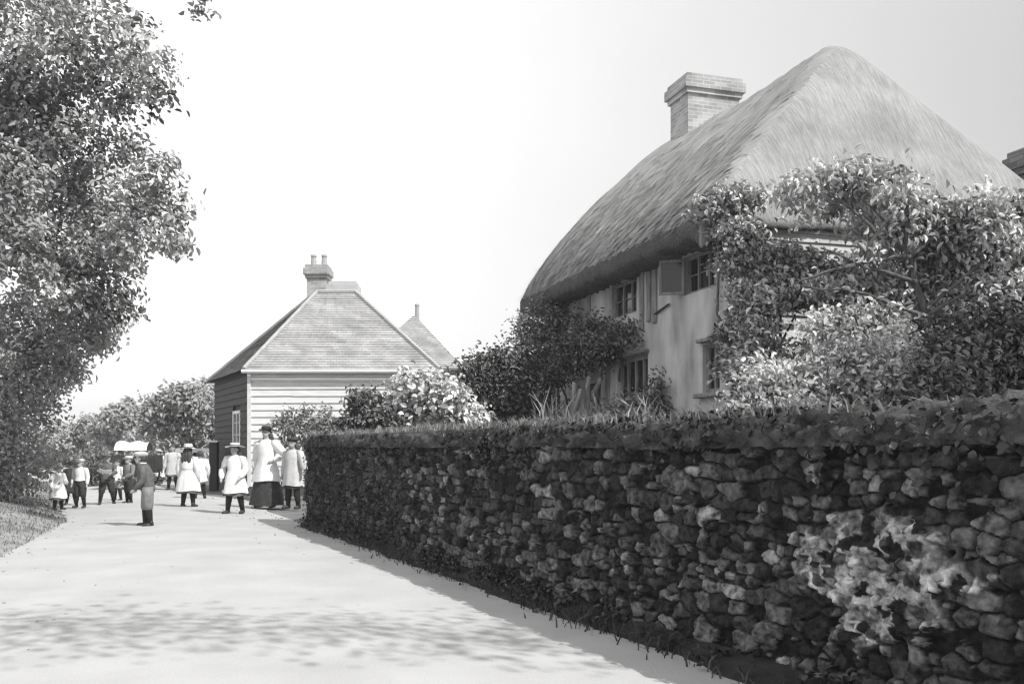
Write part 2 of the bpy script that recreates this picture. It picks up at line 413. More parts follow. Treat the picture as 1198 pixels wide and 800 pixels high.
# left verge: a low bank
ys = np.arange(-4, 40, .2); cs = np.linspace(0, 1, 16)
lx = leftX(ys) + .1
VX = lx[:, None] - 4.5 * cs[None]; VY = np.repeat(ys[:, None], len(cs), 1)
VZ = -.02 + .5 * (1 - np.exp(-cs * 3.2))[None] * 1.0 + .10 * (fbm(VX * 1.4, VY * 1.4, 21) - .5) * np.minimum(1, cs * 5)[None]
vv = np.stack([VX.ravel(), VY.ravel(), VZ.ravel()], 1); k = len(cs)
ii = (np.arange(len(ys) - 1)[:, None] * k + np.arange(k - 1)[None]).ravel()
tag(mesh_obj('grass_verge', vv, np.stack([ii, ii + k, ii + k + 1, ii + 1], 1), M['verge'], smooth=True), kind='structure')
nb = 9000
yb = rng.uniform(8, 30, nb); cb = rng.beta(1.1, 1.6, nb) * .6
xb = leftX(yb) + .1 - 4.5 * cb
zb = -.03 + .5 * (1 - np.exp(-cb * 3.2))
tag(blades('roadside_grass', np.stack([xb, yb, zb], 1), .06, M['grass'], width=.007), 'short pale grass along the left road edge', 'grass', kind='stuff')

# raised garden behind the stone wall
GZ = .62
b0 = WQ(0, -.36, 0); b1 = WQ(WLEN - .2, -.36, 0); RT = Vector((.9022, .4313, 0))
RT = Vector((.6, .8, 0)); b2 = b1 + RT * 16; b3 = Vector((26, b2.y, 0)); b4 = Vector((26, -2, 0))
poly = [b0, b1, b2, b3, b4]
mb = MB(); mb.add([(p.x, p.y, GZ) for p in poly] + [(p.x, p.y, -.3) for p in poly],
                  [(0, 4, 3, 2, 1)] + [(i, (i + 1) % 5, 5 + (i + 1) % 5, 5 + i) for i in range(5)])
tag(mb.build('garden_ground', M['soil']), kind='structure')

# ------------------------------------------------------------------ thatched cottage
CC = Vector((2.8, 12.0, 0)); CD = Vector((-.293, .956, 0)).normalized(); CN = Vector((.956, .293, 0)).normalized()
def CP(u, v, z): p = CC + CD * u + CN * v; return Vector((p.x, p.y, z))
def u_of(px):
    t = (px - 599) / F; return (2.8 - 12 * t) / (.293 + .956 * t)
UL = 7.2; VB = 6.0; EAVE = 4.46
cot = empty('thatched_cottage', CP(4, 3, GZ))
tag(cot, 'large thatched cottage with plastered walls and leaded casements behind the stone wall', 'cottage')

def wall_panel(P, L0, L1, z0, z1, ops, depth, res=.35):
    """wall in the plane P(a, out, z) with rectangular openings (a0,a1,z0,z1) and reveals"""
    as_ = sorted(set(list(np.round(np.arange(L0, L1, res), 4)) + [L1] + [o[0] for o in ops] + [o[1] for o in ops]))
    zs = sorted(set(list(np.round(np.arange(z0, z1, res), 4)) + [z1] + [o[2] for o in ops] + [o[3] for o in ops]))
    mb = MB(); idx = {}
    def vid(i, j):
        if (i, j) not in idx:
            on = any(abs(as_[i] - o[0]) < 1e-6 or abs(as_[i] - o[1]) < 1e-6 or abs(zs[j] - o[2]) < 1e-6 or abs(zs[j] - o[3]) < 1e-6 for o in ops)
            w = 0 if on else .03 * (float(fbm(np.array([as_[i] * .8]), np.array([zs[j] * .8]), 31)[0]) - .5)
            idx[(i, j)] = len(mb.v); mb.v.append(tuple(P(as_[i], w, zs[j])))
        return idx[(i, j)]
    for i in range(len(as_) - 1):
        for j in range(len(zs) - 1):
            a = (as_[i] + as_[i + 1]) / 2; z = (zs[j] + zs[j + 1]) / 2
            if any(o[0] < a < o[1] and o[2] < z < o[3] for o in ops): continue
            mb.f.append((vid(i, j), vid(i + 1, j), vid(i + 1, j + 1), vid(i, j + 1)))
    for a0, a1, q0, q1 in ops:
        c = [(a0, q0), (a1, q0), (a1, q1), (a0, q1)]
        for t in range(4):
            (x0, y0), (x1, y1) = c[t], c[(t + 1) % 4]
            mb.add([P(x0, 0, y0), P(x1, 0, y1), P(x1, -depth, y1), P(x0, -depth, y0)], [(0, 1, 2, 3)])
    return mb
FP = lambda a, out, z: CP(a, -out, z)          # front wall, outward = towards the road
EP = lambda a, out, z: CP(-out, a, z)          # near end wall
ops_front = [(u_of(838), u_of(800), 3.52, 4.06), (u_of(745), u_of(716), 3.52, 4.08),
             (u_of(842), u_of(822), 2.10, 2.78), (u_of(758), u_of(722), 2.10, 2.82), (u_of(655), u_of(640), 1.75, 2.45), (u_of(703), u_of(684), .72, 2.5)]
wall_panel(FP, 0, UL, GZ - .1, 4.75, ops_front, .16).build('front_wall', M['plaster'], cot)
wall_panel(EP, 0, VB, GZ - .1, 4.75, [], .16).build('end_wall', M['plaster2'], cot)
mb = MB()
mb.add([CP(UL, 0, GZ - .1), CP(UL, VB, GZ - .1), CP(UL, VB, 4.75), CP(UL, 3.2, 7.6), CP(UL, 0, 4.75)], [(0, 1, 2, 3, 4)])
mb.build('gable_wall', M['plaster'], cot)
mb = MB(); mb.add([CP(0, VB, GZ - .1), CP(UL, VB, GZ - .1), CP(UL, VB, 4.75), CP(0, VB, 4.75)], [(0, 1, 2, 3)])
mb.build('rear_wall', M['plaster'], cot)
mb = MB(); mb.box(CP(UL / 2, .9, 2.4), (UL - .8, .05, 3.6), (CD, CN, Vector((0, 0, 1)))); mb.build('dark_room_panel', M['dark'], cot)  # near-black panel painted as the darkness of the unlit room

def window(P, axes, a0, a1, z0, z1, n, parent, name='window', fr=.045, matf='timber', rows=2, inset=.09, open_leaf=None):
    """frame + mullions; the panes of the window are one child"""
    A, O, U = axes
    mb = MB()
    for a in (a0 + fr / 2, a1 - fr / 2): mb.box(P(a, -inset, (z0 + z1) / 2), (fr, .06, z1 - z0), axes)
    for z in (z0 + fr / 2, z1 - fr / 2): mb.box(P((a0 + a1) / 2, -inset, z), (a1 - a0 - 2 * fr, .055, fr), axes)
    for i in range(1, n): mb.box(P(a0 + (a1 - a0) * i / n, -inset, (z0 + z1) / 2), (fr * .8, .05, z1 - z0 - 2 * fr), axes)
    fo = mb.build(name, M[matf], parent)
    gm = MB(); gm.box(P((a0 + a1) / 2, -inset - .012, (z0 + z1) / 2), (a1 - a0 - fr, .008, z1 - z0 - fr), axes); gm.build('pane', M['glass'], fo)
    for i in range(n):
        w = (a1 - a0) / n; bm = MB()
        for j in range(1, rows + 1):
            if j <= rows - 1: bm.box(P(a0 + w * (i + .5), -inset + .004, z0 + (z1 - z0) * j / rows), (w - fr, .016, .016), axes)
        if bm.v: bm.build('glazing_bar', M[matf], fo)
    return fo
AXF = (CD, -CN, Vector((0, 0, 1)))
o = ops_front
w1 = window(FP, AXF, *o[0], 3, cot, rows=2)
# open casement leaf hinged at the far jamb, swung outwards
hin = FP(o[0][1] - .02, .0, 0); ld = (CD * .55 + -CN * .83).normalized()
mb = MB(); lz = (o[0][2] + o[0][3]) / 2; lh = o[0][3] - o[0][2] - .04; lw = .36
ax2 = (ld, ld.cross(Vector((0, 0, 1))), Vector((0, 0, 1)))
for t in (.02, lw - .02): mb.box(hin + ld * t + Vector((0, 0, lz)), (.04, .035, lh), ax2)
for t in (-1, 1): mb.box(hin + ld * lw / 2 + Vector((0, 0, lz + t * (lh / 2 - .02))), (lw - .08, .03, .04), ax2)
cas = mb.build('casement', M['timber'], cot)
mb = MB(); mb.box(hin + ld * lw / 2 + Vector((0, 0, lz)), (lw - .07, .006, lh - .07), ax2); mb.build('pane', M['glass'], cas)
window(FP, AXF, *o[1], 3, cot, rows=2)
window(FP, AXF, *o[2], 2, cot, rows=1, fr=.06)
window(FP, AXF, *o[3], 4, cot, rows=1, fr=.07)
window(FP, AXF, *o[4], 2, cot, rows=2)
mb = MB(); a0, a1, z0, z1 = o[5]
for i in range(5): mb.box(FP(a0 + (a1 - a0) * (i + .5) / 5, -.10, (z0 + z1) / 2), ((a1 - a0) / 5 - .008, .04, z1 - z0 - .02), AXF)
dr = mb.build('door', M['timber'], cot); mb = MB(); mb.ball(FP(a0 + .15, -.06, 1.6), .03, 1); mb.build('handle', M['lead'], dr)
for q in (o[2], o[3]):                                     # projecting sills and drip boards
    mb = MB(); mb.box(FP((q[0] + q[1]) / 2, .045, q[2] - .035), (q[1] - q[0] + .18, .13, .06), AXF, .01); mb.build('window_sill', M['timber'], cot)
    mb = MB(); mb.box(FP((q[0] + q[1]) / 2, .035, q[3] + .035), (q[1] - q[0] + .12, .09, .05), AXF, .01); mb.build('window_lintel', M['timber'], cot)
for px, z0, z1 in ((752, 3.2, 4.25), (760, 3.3, 4.2), (767, 3.25, 4.2), (712, 1.2, 2.75), (660, 3.2, 4.2), (690, 2.9, 4.2)):
    mb = MB(); mb.box(FP(u_of(px), .01, (z0 + z1) / 2), (.13, .05, z1 - z0), AXF, .008); mb.build('wall_timber', M['timber'], cot)
mb = MB(); mb.box(FP(u_of(776), .03, 3.42), (.5, .03, .025), ((CD * .985 + Vector((0, 0, -.17))).normalized(), -CN, Vector((0, 0, 1))), .006); mb.build('wall_batten', M['timber_dark'], cot)
mb = MB(); mb.box(FP(u_of(805), .03, 1.82), (.45, .04, .03), AXF, .006); mb.build('wall_batten', M['timber_dark'], cot)

# tile hanging on the upper half of the end wall: real courses, each lapping the one below
mb = MB(); uvs = []
for j in range(14):
    z = 3.0 + j * .11; zt = z + .15
    a_ = np.linspace(.28, VB - .1, 26)
    for i in range(25):
        wob = .012 * (vn(np.array([a_[i] * 3.]), np.array([j * 1.7]), 3)[0] - .5)
        wob2 = .012 * (vn(np.array([a_[i + 1] * 3.]), np.array([j * 1.7]), 3)[0] - .5)
        q = [EP(a_[i], .055, z + wob), EP(a_[i + 1], .055, z + wob2), EP(a_[i + 1], .018, zt), EP(a_[i], .018, zt)]
        mb.add(q, [(0, 1, 2, 3)]); uvs += [(a_[i], z), (a_[i + 1], z), (a_[i + 1], zt), (a_[i], zt)]
        mb.add([EP(a_[i], .055, z + wob), EP(a_[i + 1], .055, z + wob2), EP(a_[i + 1], .02, z + wob2 + .004), EP(a_[i], .02, z + wob + .004)], [(3, 2, 1, 0)])
        uvs += [(a_[i], z), (a_[i + 1], z), (a_[i + 1], z), (a_[i], z)]
mesh_obj('tile_hanging', mb.v, mb.f, M['hung_tile'], cot, uv=uvs)

# thatch: one thick rounded shell
def smin(a, b, k):
    h = np.clip(.5 + .5 * (b - a) / k, 0, 1); return b * (1 - h) + a * h - k * h * (1 - h)
U0, U1, V0, V1 = -.13, UL + .35, -.45, VB + .5
VR = 3.25; ZR = 7.95
def roof_h(u, v):
    t = np.clip((v - V0) / (VR - V0), 0, 1)
    far = np.clip((u - 2.0) / 5.2, 0, 1)
    z1 = EAVE + (v - V0) * (ZR - EAVE + .1) / (VR - V0) + 4 * t * (1 - t) * (.06 + .46 * far ** 1.3)
    z2 = EAVE + (u - U0) * (ZR - EAVE) / (1.9 - U0)
    z3 = EAVE + (V1 - v) * (ZR - EAVE) / (V1 - VR)
    z4 = EAVE + 1.2 + (U1 - u) * 4.5
    z = smin(z1, z3, .45); z = smin(z, z2, .7); z = smin(z, z4, .3)
    return z, z1, z2, z3
us = np.arange(U0, U1 + .001, .05); vs = np.arange(V0, V1 + .001, .05)
UU, VV = np.meshgrid(us, vs, indexing='ij')
HH, Z1, Z2, Z3 = roof_h(UU, VV)
pl = np.argmin(np.stack([Z1, Z2, Z3]), 0)
along = np.where(pl == 1, VV + 40, np.where(pl == 2, UU + 80, UU)); down = HH * 1.4
st = fbm(along * 5, down * .55, 41, 4) - .5; st2 = vn(along * 14, down * 1.3, 43) - .5
big = fbm(UU * .7, VV * .7, 45) - .5
k1_ = np.where(pl == 0, 1.0, .18); seam = np.clip(np.minimum(np.abs(Z1 - Z2), np.abs(Z2 - Z3)) / .9, 0, 1); HH = HH + seam * k1_ * (.09 * st + .04 * st2) + .14 * big
edge = np.minimum.reduce([UU - U0, U1 - UU, VV - V0, V1 - VV])
HH -= .10 * np.exp(-(edge / .12) ** 2)
nu, nv = UU.shape
P3 = np.array([list(CP(0, 0, 0))]) + UU.reshape(-1, 1) * np.array([list(CD)]) + VV.reshape(-1, 1) * np.array([list(CN)])
P3[:, 2] = HH.ravel()
ii = (np.arange(nu - 1)[:, None] * nv + np.arange(nv - 1)[None]).ravel()
F1 = np.stack([ii, ii + nv, ii + nv + 1, ii + 1], 1)
ring = [(i, 0) for i in range(nu)] + [(nu - 1, j) for j in range(1, nv)] + [(i, nv - 1) for i in range(nu - 2, -1, -1)] + [(0, j) for j in range(nv - 2, 0, -1)]
top_idx = np.array([i * nv + j for i, j in ring]); m = len(ring)
low = P3[top_idx].copy(); inn = P3[top_idx].copy()
for k_, (i, j) in enumerate(ring):
    u, v = us[i], vs[j]
    rag = .05 * random.random()
    far_side = (i == nu - 1)
    low[k_, 2] -= .3 if far_side else ((.09 + rag * .6) if i == 0 and j > 6 else (.22 + rag))
    uu = min(max(u, .1), UL - .1); vv_ = min(max(v, .1), VB - .1)
    p = CP(uu, vv_, 0); inn[k_, 0] = p.x; inn[k_, 1] = p.y
    inn[k_, 2] = low[k_, 2] - (0.03 if not far_side else -.0)
VA = np.concatenate([P3, low, inn]); o1 = len(P3); o2 = o1 + m
kk = np.arange(m); kn = (kk + 1) % m
F2 = np.stack([top_idx[kk], top_idx[kn], o1 + kn, o1 + kk], 1)[:, ::-1]; F3 = np.stack([o1 + kk, o1 + kn, o2 + kn, o2 + kk], 1)[:, ::-1]
uvA = np.concatenate([np.stack([along.ravel(), down.ravel()], 1), np.stack([along.ravel()[top_idx], down.ravel()[top_idx] - .3], 1), np.stack([along.ravel()[top_idx], down.ravel()[top_idx] - .6], 1)])
fa = np.concatenate([F1, F2, F3])
pv_ = np.concatenate([pl.ravel(), pl.ravel()[top_idx], pl.ravel()[top_idx]])
uvs3 = [np.stack([np.concatenate([q_.ravel(), q_.ravel()[top_idx], q_.ravel()[top_idx]]), uvA[:, 1]], 1) for q_ in (UU, VV + 40, UU + 80)]
pf_ = pv_[fa[:, 0]]; luv = np.stack([np.where((pf_ == k_)[:, None, None], uvs3[k_][fa], 0) for k_ in range(3)]).sum(0).reshape(-1, 2)
roof = mesh_obj('thatched_roof', VA, fa, None, cot, smooth=True, luv=luv, mats=[M['thatch'], M['thatch_cut_shade']],
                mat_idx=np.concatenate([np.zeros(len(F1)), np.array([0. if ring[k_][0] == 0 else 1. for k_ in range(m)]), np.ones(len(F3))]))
# loose straw ends along the eaves and over the coat
ns = 4200
ru = rng.uniform(U0 + .02, U1, ns); rv = V0 + .02 + rng.exponential(.9, ns); sel = rng.random(ns) < .03
ru2 = np.where(sel, U0 + .02 + rng.exponential(.5, ns), ru); rv2 = np.where(sel, rng.uniform(V0, V1, ns), rv)
q0_, q1_, q2_, q3_ = roof_h(ru2, rv2); ok = ((rv2 < VR) & (q1_ < q2_ - .1)) | (sel & (ru2 < .3)); ru2, rv2 = ru2[ok], np.minimum(rv2[ok], V1 - .03)
hz, a1_, a2_, a3_ = roof_h(ru2, rv2)
iu = np.clip(((ru2 - U0) / .05).round().astype(int), 0, nu - 1); iv = np.clip(((rv2 - V0) / .05).round().astype(int), 0, nv - 1)
zz = HH[iu, iv] + .005
dn = np.where((a2_ < a1_)[:, None], np.array([[-1., 0]]), np.array([[0, -1.]]))
pts = np.array([list(CC)]) + ru2[:, None] * np.array([list(CD)]) + rv2[:, None] * np.array([list(CN)]); pts[:, 2] = zz
ddir = dn[:, :1] * np.array([list(CD)]) + dn[:, 1:] * np.array([list(CN)]); ddir[:, 2] = -1.0; ddir /= np.linalg.norm(ddir, axis=1, keepdims=True)
sdir = np.cross(ddir, [0, 0, 1]); sdir /= np.linalg.norm(sdir, axis=1, keepdims=True)
ln_ = rng.uniform(.1, .26, len(pts))[:, None]; wd2 = rng.uniform(.008, .02, len(pts))[:, None]
nn_ = np.cross(sdir, ddir); nn_ *= np.sign(nn_[:, 2:3])
tipo = nn_ * rng.uniform(.01, .05, len(pts))[:, None]
q = np.stack([pts - sdir * wd2, pts + sdir * wd2, pts + ddir * ln_ + sdir * wd2 * .4 + tipo, pts + ddir * ln_ - sdir * wd2 * .4 + tipo], 1).reshape(-1, 3)
mesh_obj('loose_straw', q, (np.arange(len(pts))[:, None] * 4 + np.arange(4)[None]), M['straw_end'], roof, shade=np.repeat(rng.uniform(0, 1, len(pts)), 4))

def stack(name, c, ax, wx, wy, z0, z1, mat, parent, cap=((.06, .10, .0), (.10, .12, .10)), lip=None):
    """brick stack with oversailing courses; UV in metres"""
    mb = MB(); uv = []
    levels = [(z0, 0), (z1 - .42, 0)]
    prof = [(z0, 0.0), (z1 - .40, 0.0), (z1 - .40, .05), (z1 - .30, .05), (z1 - .30, .10), (z1 - .10, .10), (z1 - .10, .05), (z1, .05)]
    for z, e in prof:
        for sx, sy in ((-1, -1), (1, -1), (1, 1), (-1, 1)):
            p = Vector(c) + ax[0] * sx * (wx / 2 + e) + ax[1] * sy * (wy / 2 + e); mb.v.append((p.x, p.y, z))
    n = len(prof)
    vs_, fs_, uv_ = [], [], []
    for i in range(n - 1):
        for k in range(4):
            a = i * 4 + k; b = i * 4 + (k + 1) % 4; idx = [a, b, b + 4, a + 4]
            w = wx if k % 2 == 0 else wy; o_ = len(vs_)
            vs_ += [mb.v[t] for t in idx]; dz = prof[i + 1][0] - prof[i][0] or .05
            uv_ += [(0, mb.v[a][2]), (w, mb.v[a][2]), (w, mb.v[a][2] + dz), (0, mb.v[a][2] + dz)]
            fs_.append((o_, o_ + 1, o_ + 2, o_ + 3))
    o_ = len(vs_); vs_ += [mb.v[(n - 1) * 4 + t] for t in range(4)]; uv_ += [(0, 0), (wx, 0), (wx, wy), (0, wy)]; fs_.append((o_, o_ + 1, o_ + 2, o_ + 3))
    return mesh_obj(name, vs_, fs_, mat, parent, uv=uv_)
AXC = (CN, CD, Vector((0, 0, 1)))
stack('chimney', CP(7.0, 3.52, 0), AXC, 1.2, .8, 6.4, 9.12, M['brick_pale'], cot)
stack('chimney', CP(.86, 6.52, 0), AXC, 1.2, .8, .5, 6.12, M['brick_dark'], cot)

# ------------------------------------------------------------------ weatherboarded house at the end of the wall
A_ = Vector((-7.3, 25.7, 0)); B_ = Vector((-2.26, 25.7, 0)); D_ = Vector((-9.77, 30.4, 0)); E_ = Vector((-4.7, 30.4, 0))
barn = empty('weatherboarded_house', (-6, 28, 0))
tag(barn, 'low weatherboarded house with hipped tile roof and twin chimney pots at the wall end', 'house')
def boards(name, a, b, z0, z1, mat, lap=.195, skip=()):
    d = (b - a); L = d.length; d.normalize(); nrm = Vector((d.y, -d.x, 0))
    mb = MB(); z = z0; j = 0
    while z < z1 - .02:
        zt = min(z + lap + .02, z1); wob = random.uniform(-.006, .006)
        segs = [0] + sorted(random.uniform(.2, .8) * L for _ in range(1)) + [L]
        for i in range(len(segs) - 1):
            s0, s1 = segs[i] + .002 * (i > 0), segs[i + 1] - .002
            jw = random.uniform(-.013, .013)
            spans = [(s0, s1)]
            for (k0, k1, q0, q1) in skip:
                if z + lap > q0 and z < q1:
                    ns_ = []
                    for x0, x1 in spans:
                        if x0 < k0: ns_.append((x0, min(x1, k0)))
                        if x1 > k1: ns_.append((max(x0, k1), x1))
                    spans = [t for t in ns_ if t[1] > t[0]]
            for x0, x1 in spans:
                P = lambda s, o_, zz: (a.x + d.x * s + nrm.x * o_, a.y + d.y * s + nrm.y * o_, zz)
                vs_ = [P(x0, .04, z + wob + jw), P(x1, .04, z + wob - jw), P(x1, .008, zt), P(x0, .008, zt),
                       P(x0, -.02, z + wob + jw), P(x1, -.02, z + wob - jw), P(x1, -.02, zt), P(x0, -.02, zt)]
                mb.add(vs_, [(0, 1, 2, 3), (4, 5, 1, 0), (5, 6, 2, 1), (7, 4, 0, 3)])
        z += lap; j += 1
    return mb.build(name, mat, barn)
HZ = 3.5
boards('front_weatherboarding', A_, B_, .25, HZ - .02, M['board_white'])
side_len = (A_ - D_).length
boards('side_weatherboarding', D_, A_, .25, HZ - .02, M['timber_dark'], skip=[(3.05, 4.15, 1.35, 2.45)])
mb = MB()
for p, q in ((A_, B_), (B_, E_), (E_, D_), (D_, A_)):
    d = (q - p).normalized(); inn_ = Vector((-d.y, d.x, 0)) * .05
    mb.add([p + inn_, q + inn_, q + inn_ + Vector((0, 0, HZ)), p + inn_ + Vector((0, 0, HZ))], [(0, 1, 2, 3)])
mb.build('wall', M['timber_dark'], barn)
mb = MB()
for p, q in ((A_, B_), (D_, A_)):
    d = (q - p).normalized(); c = (p + q) / 2
    mb.box(c + Vector((0, 0, .13)), ((q - p).length, .16, .27), (d, Vector((-d.y, d.x, 0)), Vector((0, 0, 1))))
mb.build('plinth', M['brick_dark'], barn)
mb = MB(); mb.box(A_ + Vector((.0, -.03, HZ / 2 + .1)), (.10, .10, HZ - .25)); mb.build('corner_board', M['white_paint'], barn)
sdv = (A_ - D_).normalized(); sn = Vector((sdv.y, -sdv.x, 0)); AXS = (sdv, sn, Vector((0, 0, 1)))
SP = lambda a, out, z: D_ + sdv * a + sn * out + Vector((0, 0, z))
window(SP, AXS, 3.07, 4.13, 1.37, 2.43, 2, barn, matf='white_paint', rows=3, inset=-.01, fr=.09)
# hipped roof in lapped courses
def roof_plane(p0, p1, q0, q1, mats, name, step=.115):
    """eave p0-p1, top q0-q1"""
    n = int((q0 - p0).length / step); vs_, fs_, uv_ = [], [], []
    nr = (p1 - p0).cross(q0 - p0).normalized()
    if nr.z < 0: nr = -nr
    Ls = (q0 - p0).length
    for j in range(n):
        t0, t1 = j / n, min(1, (j + 1.25) / n)
        a0 = p0.lerp(q0, t0); b0 = p1.lerp(q1, t0); a1 = p0.lerp(q0, t1); b1 = p1.lerp(q1, t1)
        m_ = max(1, int((b0 - a0).length / .5))
        for i in range(m_):
            f0, f1 = i / m_, (i + 1) / m_
            w0 = .012 * (vn(np.array([f0 * m_ * 1.3]), np.array([j * .9]), 8)[0] - .5); w1_ = .012 * (vn(np.array([f1 * m_ * 1.3]), np.array([j * .9]), 8)[0] - .5)
            o_ = len(vs_)
            pa, pb = a0.lerp(b0, f0) + nr * (.026 + w0), a0.lerp(b0, f1) + nr * (.026 + w1_)
            vs_ += [pa, pb, a1.lerp(b1, f1) + nr * .004, a1.lerp(b1, f0) + nr * .004, pa - nr * .022, pb - nr * .022]
            x0 = (pa - p0).length; wd3 = (pb - pa).length
            uv_ += [(x0, t0 * Ls), (x0 + wd3, t0 * Ls), (x0 + wd3, t1 * Ls), (x0, t1 * Ls), (x0, t0 * Ls), (x0 + wd3, t0 * Ls)]
            fs_ += [(o_, o_ + 1, o_ + 2, o_ + 3), (o_ + 4, o_ + 5, o_ + 1, o_)]
    return mesh_obj(name, vs_, fs_, mats, barn if name != 'rear_roof' else None, uv=uv_)
ov = .28
Ae = Vector((-7.42, 25.56, HZ + .0)); Be = Vector((-2.0, 25.56, HZ + .0)); De = Vector((-10.1, 30.6, HZ)); Ee = Vector((-4.4, 30.6, HZ))
TL = W(371, 341, 28.1); TR = W(416, 347, 28.1); TR.z = TL.z = 6.05
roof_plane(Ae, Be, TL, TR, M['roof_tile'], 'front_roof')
roof_plane(De, Ae, TL, TL + Vector((.02, 0, 0)), M['roof_tile_shade'], 'side_roof')
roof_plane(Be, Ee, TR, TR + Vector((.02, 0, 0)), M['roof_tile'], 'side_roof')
roof_plane(Ee, De, TR, TL, M['roof_tile_shade'], 'back_roof')
mb = MB(); mb.add([Ae - Vector((0, 0, .03)), Be - Vector((0, 0, .03)), Ee - Vector((0, 0, .03)), De - Vector((0, 0, .03))], [(3, 2, 1, 0)]); mb.build('soffit', M['timber_dark'], barn)
mb = MB()
for a, b in ((Ae, TL), (Be, TR), (De, TL), (TL, TR)):
    n = 14
    mb.tube([a.lerp(b, i / n) + Vector((0, 0, .03 + .008 * (i % 2))) for i in range(n + 1)], .07, 6)
mb.build('ridge_tiles', M['pot'], barn)
mb = MB(); mb.tube([Ae + Vector((-.05, -.06, -.05)), Be + Vector((.1, -.06, -.05))], .055, 8); mb.build('gutter', M['white_paint'], barn)
AX0 = (Vector((1, 0, 0)), Vector((0, 1, 0)), Vector((0, 0, 1)))
c = W(372.5, 330, 29.0)
ch = stack('chimney', (c.x, 29.0, 0), AX0, .60, .6, 3.5, EYE + (HOR - 312) / F * 29.0, M['brick_pale'], barn)
for px in (367, 379.5):
    c = W(px, 310, 29.0); mb = MB()
    z = EYE + (HOR - 312) / F * 29
    mb.tube([(c.x, 29, z), (c.x, 29, z + .06), (c.x, 29, z + .30), (c.x, 29, z + .31), (c.x, 29, z + .36)], [.11, .095, .075, .095, .09], 12)
    mb.build('chimney_pot', M['pot'], ch)
c = W(402.5, 340, 29.2)
stack('chimney', (c.x, 29.2, 0), AX0, .76, .55, 3.5, EYE + (HOR - 331) / F * 29.2, M['render_pale'], barn)

# lower wing behind, to the right
wing = empty('pale_outhouse', (-3.4, 31.5, 0))
tag(wing, 'pale rendered outhouse with plain tile roof behind the weatherboarded house', 'outhouse')
mb = MB(); wx0, wx1, wy0, wy1, wz = -5.0, -1.86, 30.7, 34.0, 3.95
mb.add([(wx0, wy0, 0), (wx1, wy0, 0), (wx1, wy0, wz), (wx0, wy0, wz), (wx0, wy1, 0), (wx1, wy1, 0), (wx1, wy1, wz), (wx0, wy1, wz)],
       [(0, 1, 2, 3), (1, 5, 6, 2), (4, 0, 3, 7), (5, 4, 7, 6)]); mb.build('wall', M['plaster2'], wing)
pk = W(484, 369, 32.3)
e = [Vector((wx0 - .2, wy0 - .2, wz)), Vector((wx1 + .25, wy0 - .2, wz)), Vector((wx1 + .25, wy1 + .2, wz)), Vector((wx0 - .2, wy1 + .2, wz))]
barn_keep = barn; barn = wing
roof_plane(e[0], e[1], pk, pk + Vector((.02, 0, 0)), M['roof_tile'], 'front_roof')
roof_plane(e[1], e[2], pk, pk + Vector((.02, 0, 0)), M['roof_tile'], 'side_roof')
roof_plane(e[3], e[0], pk, pk + Vector((.02, 0, 0)), M['roof_tile_shade'], 'side_roof')
barn = barn_keep
mb = MB(); mb.tube([e[0] + Vector((0, -.04, -.05)), e[1] + Vector((0, -.04, -.05))], .05, 8); mb.build('gutter', M['lead'], wing)
mb = MB(); zt = EYE + (HOR - 357) / F * 32.7; mb.tube([(pk.x + .1, 32.5, pk.z - .3), (pk.x + .1, 32.5, zt - .08), (pk.x + .1, 32.5, zt - .07), (pk.x + .1, 32.5, zt)], [.085, .07, .085, .08], 12); mb.build('chimney_pot', M['pot'], wing)

# ------------------------------------------------------------------ stone wall
swall = empty('stone_wall', WQ(12, -.2, 0))
tag(swall, 'long dark rubble stone wall with overgrown coping along the right of the road', 'wall')
TOP = 1.47
core = MB()
core.add([WQ(0, -.07, -.1), WQ(WLEN, -.07, -.1), WQ(WLEN, -.07, TOP), WQ(0, -.07, TOP), WQ(0, -.42, -.1), WQ(WLEN, -.42, -.1), WQ(WLEN, -.42, TOP), WQ(0, -.42, TOP)],
         [(0, 3, 2, 1), (4, 5, 6, 7), (3, 7, 6, 2), (1, 2, 6, 5), (0, 4, 7, 3)])
core.build('earth_core', M['joint'], swall)
# rubble facing: one relief of irregular stones, joints recessed; a broken patch shows small stones in pale lime mortar
def rubble(sx, zx, cw, chh, seed):
    """irregular cells: returns edge distance, cell hash a, cell hash b"""
    wx = sx + .10 * (fbm(sx * 2.2, zx * 3, seed + 1) - .5); wz = zx + .07 * (fbm(sx * 1.5, zx * 3, seed + 2) - .5)
    y = wz / chh; iy = np.floor(y)
    f1 = np.full(sx.shape, 9.); f2 = np.full(sx.shape, 9.); ida = np.zeros(sx.shape); idb = np.zeros(sx.shape)
    for dy in (-1, 0, 1):
        jy = iy + dy
        rw = cw * (.75 + .7 * _h(jy, jy * 0 + 5, seed))            # each course has its own stone length
        x = wx / rw + _h(jy, jy * 0 + 9, seed) * 7
        ix = np.floor(x)
        for dx in (-1, 0, 1):
            jx = ix + dx
            px_ = jx + .5 + .75 * (_h(jx, jy, seed + 11) - .5); py_ = jy + .5 + .62 * (_h(jx, jy, seed + 12) - .5)
            wgt = .30 * (_h(jx, jy, seed + 13) - .5)
            d = (np.abs((x - px_) * rw / cw * 1.0) ** 3.5 + np.abs(y - py_) ** 3.5) ** (1 / 3.5) - wgt
            nw = d < f1
            f2 = np.where(nw, f1, np.minimum(f2, d)); f1 = np.where(nw, d, f1)
            ida = np.where(nw, _h(jx, jy, seed + 21), ida); idb = np.where(nw, _h(jx, jy, seed + 22), idb)
    return f2 - f1, ida, idb
sg = [3.0]
while sg[-1] < WLEN: sg.append(sg[-1] + .0085 * max(1.0, (sg[-1] - 4) / 3.2) ** .75)
sg = np.array(sg); sg[-1] = WLEN; zg = np.linspace(0, TOP, 170)
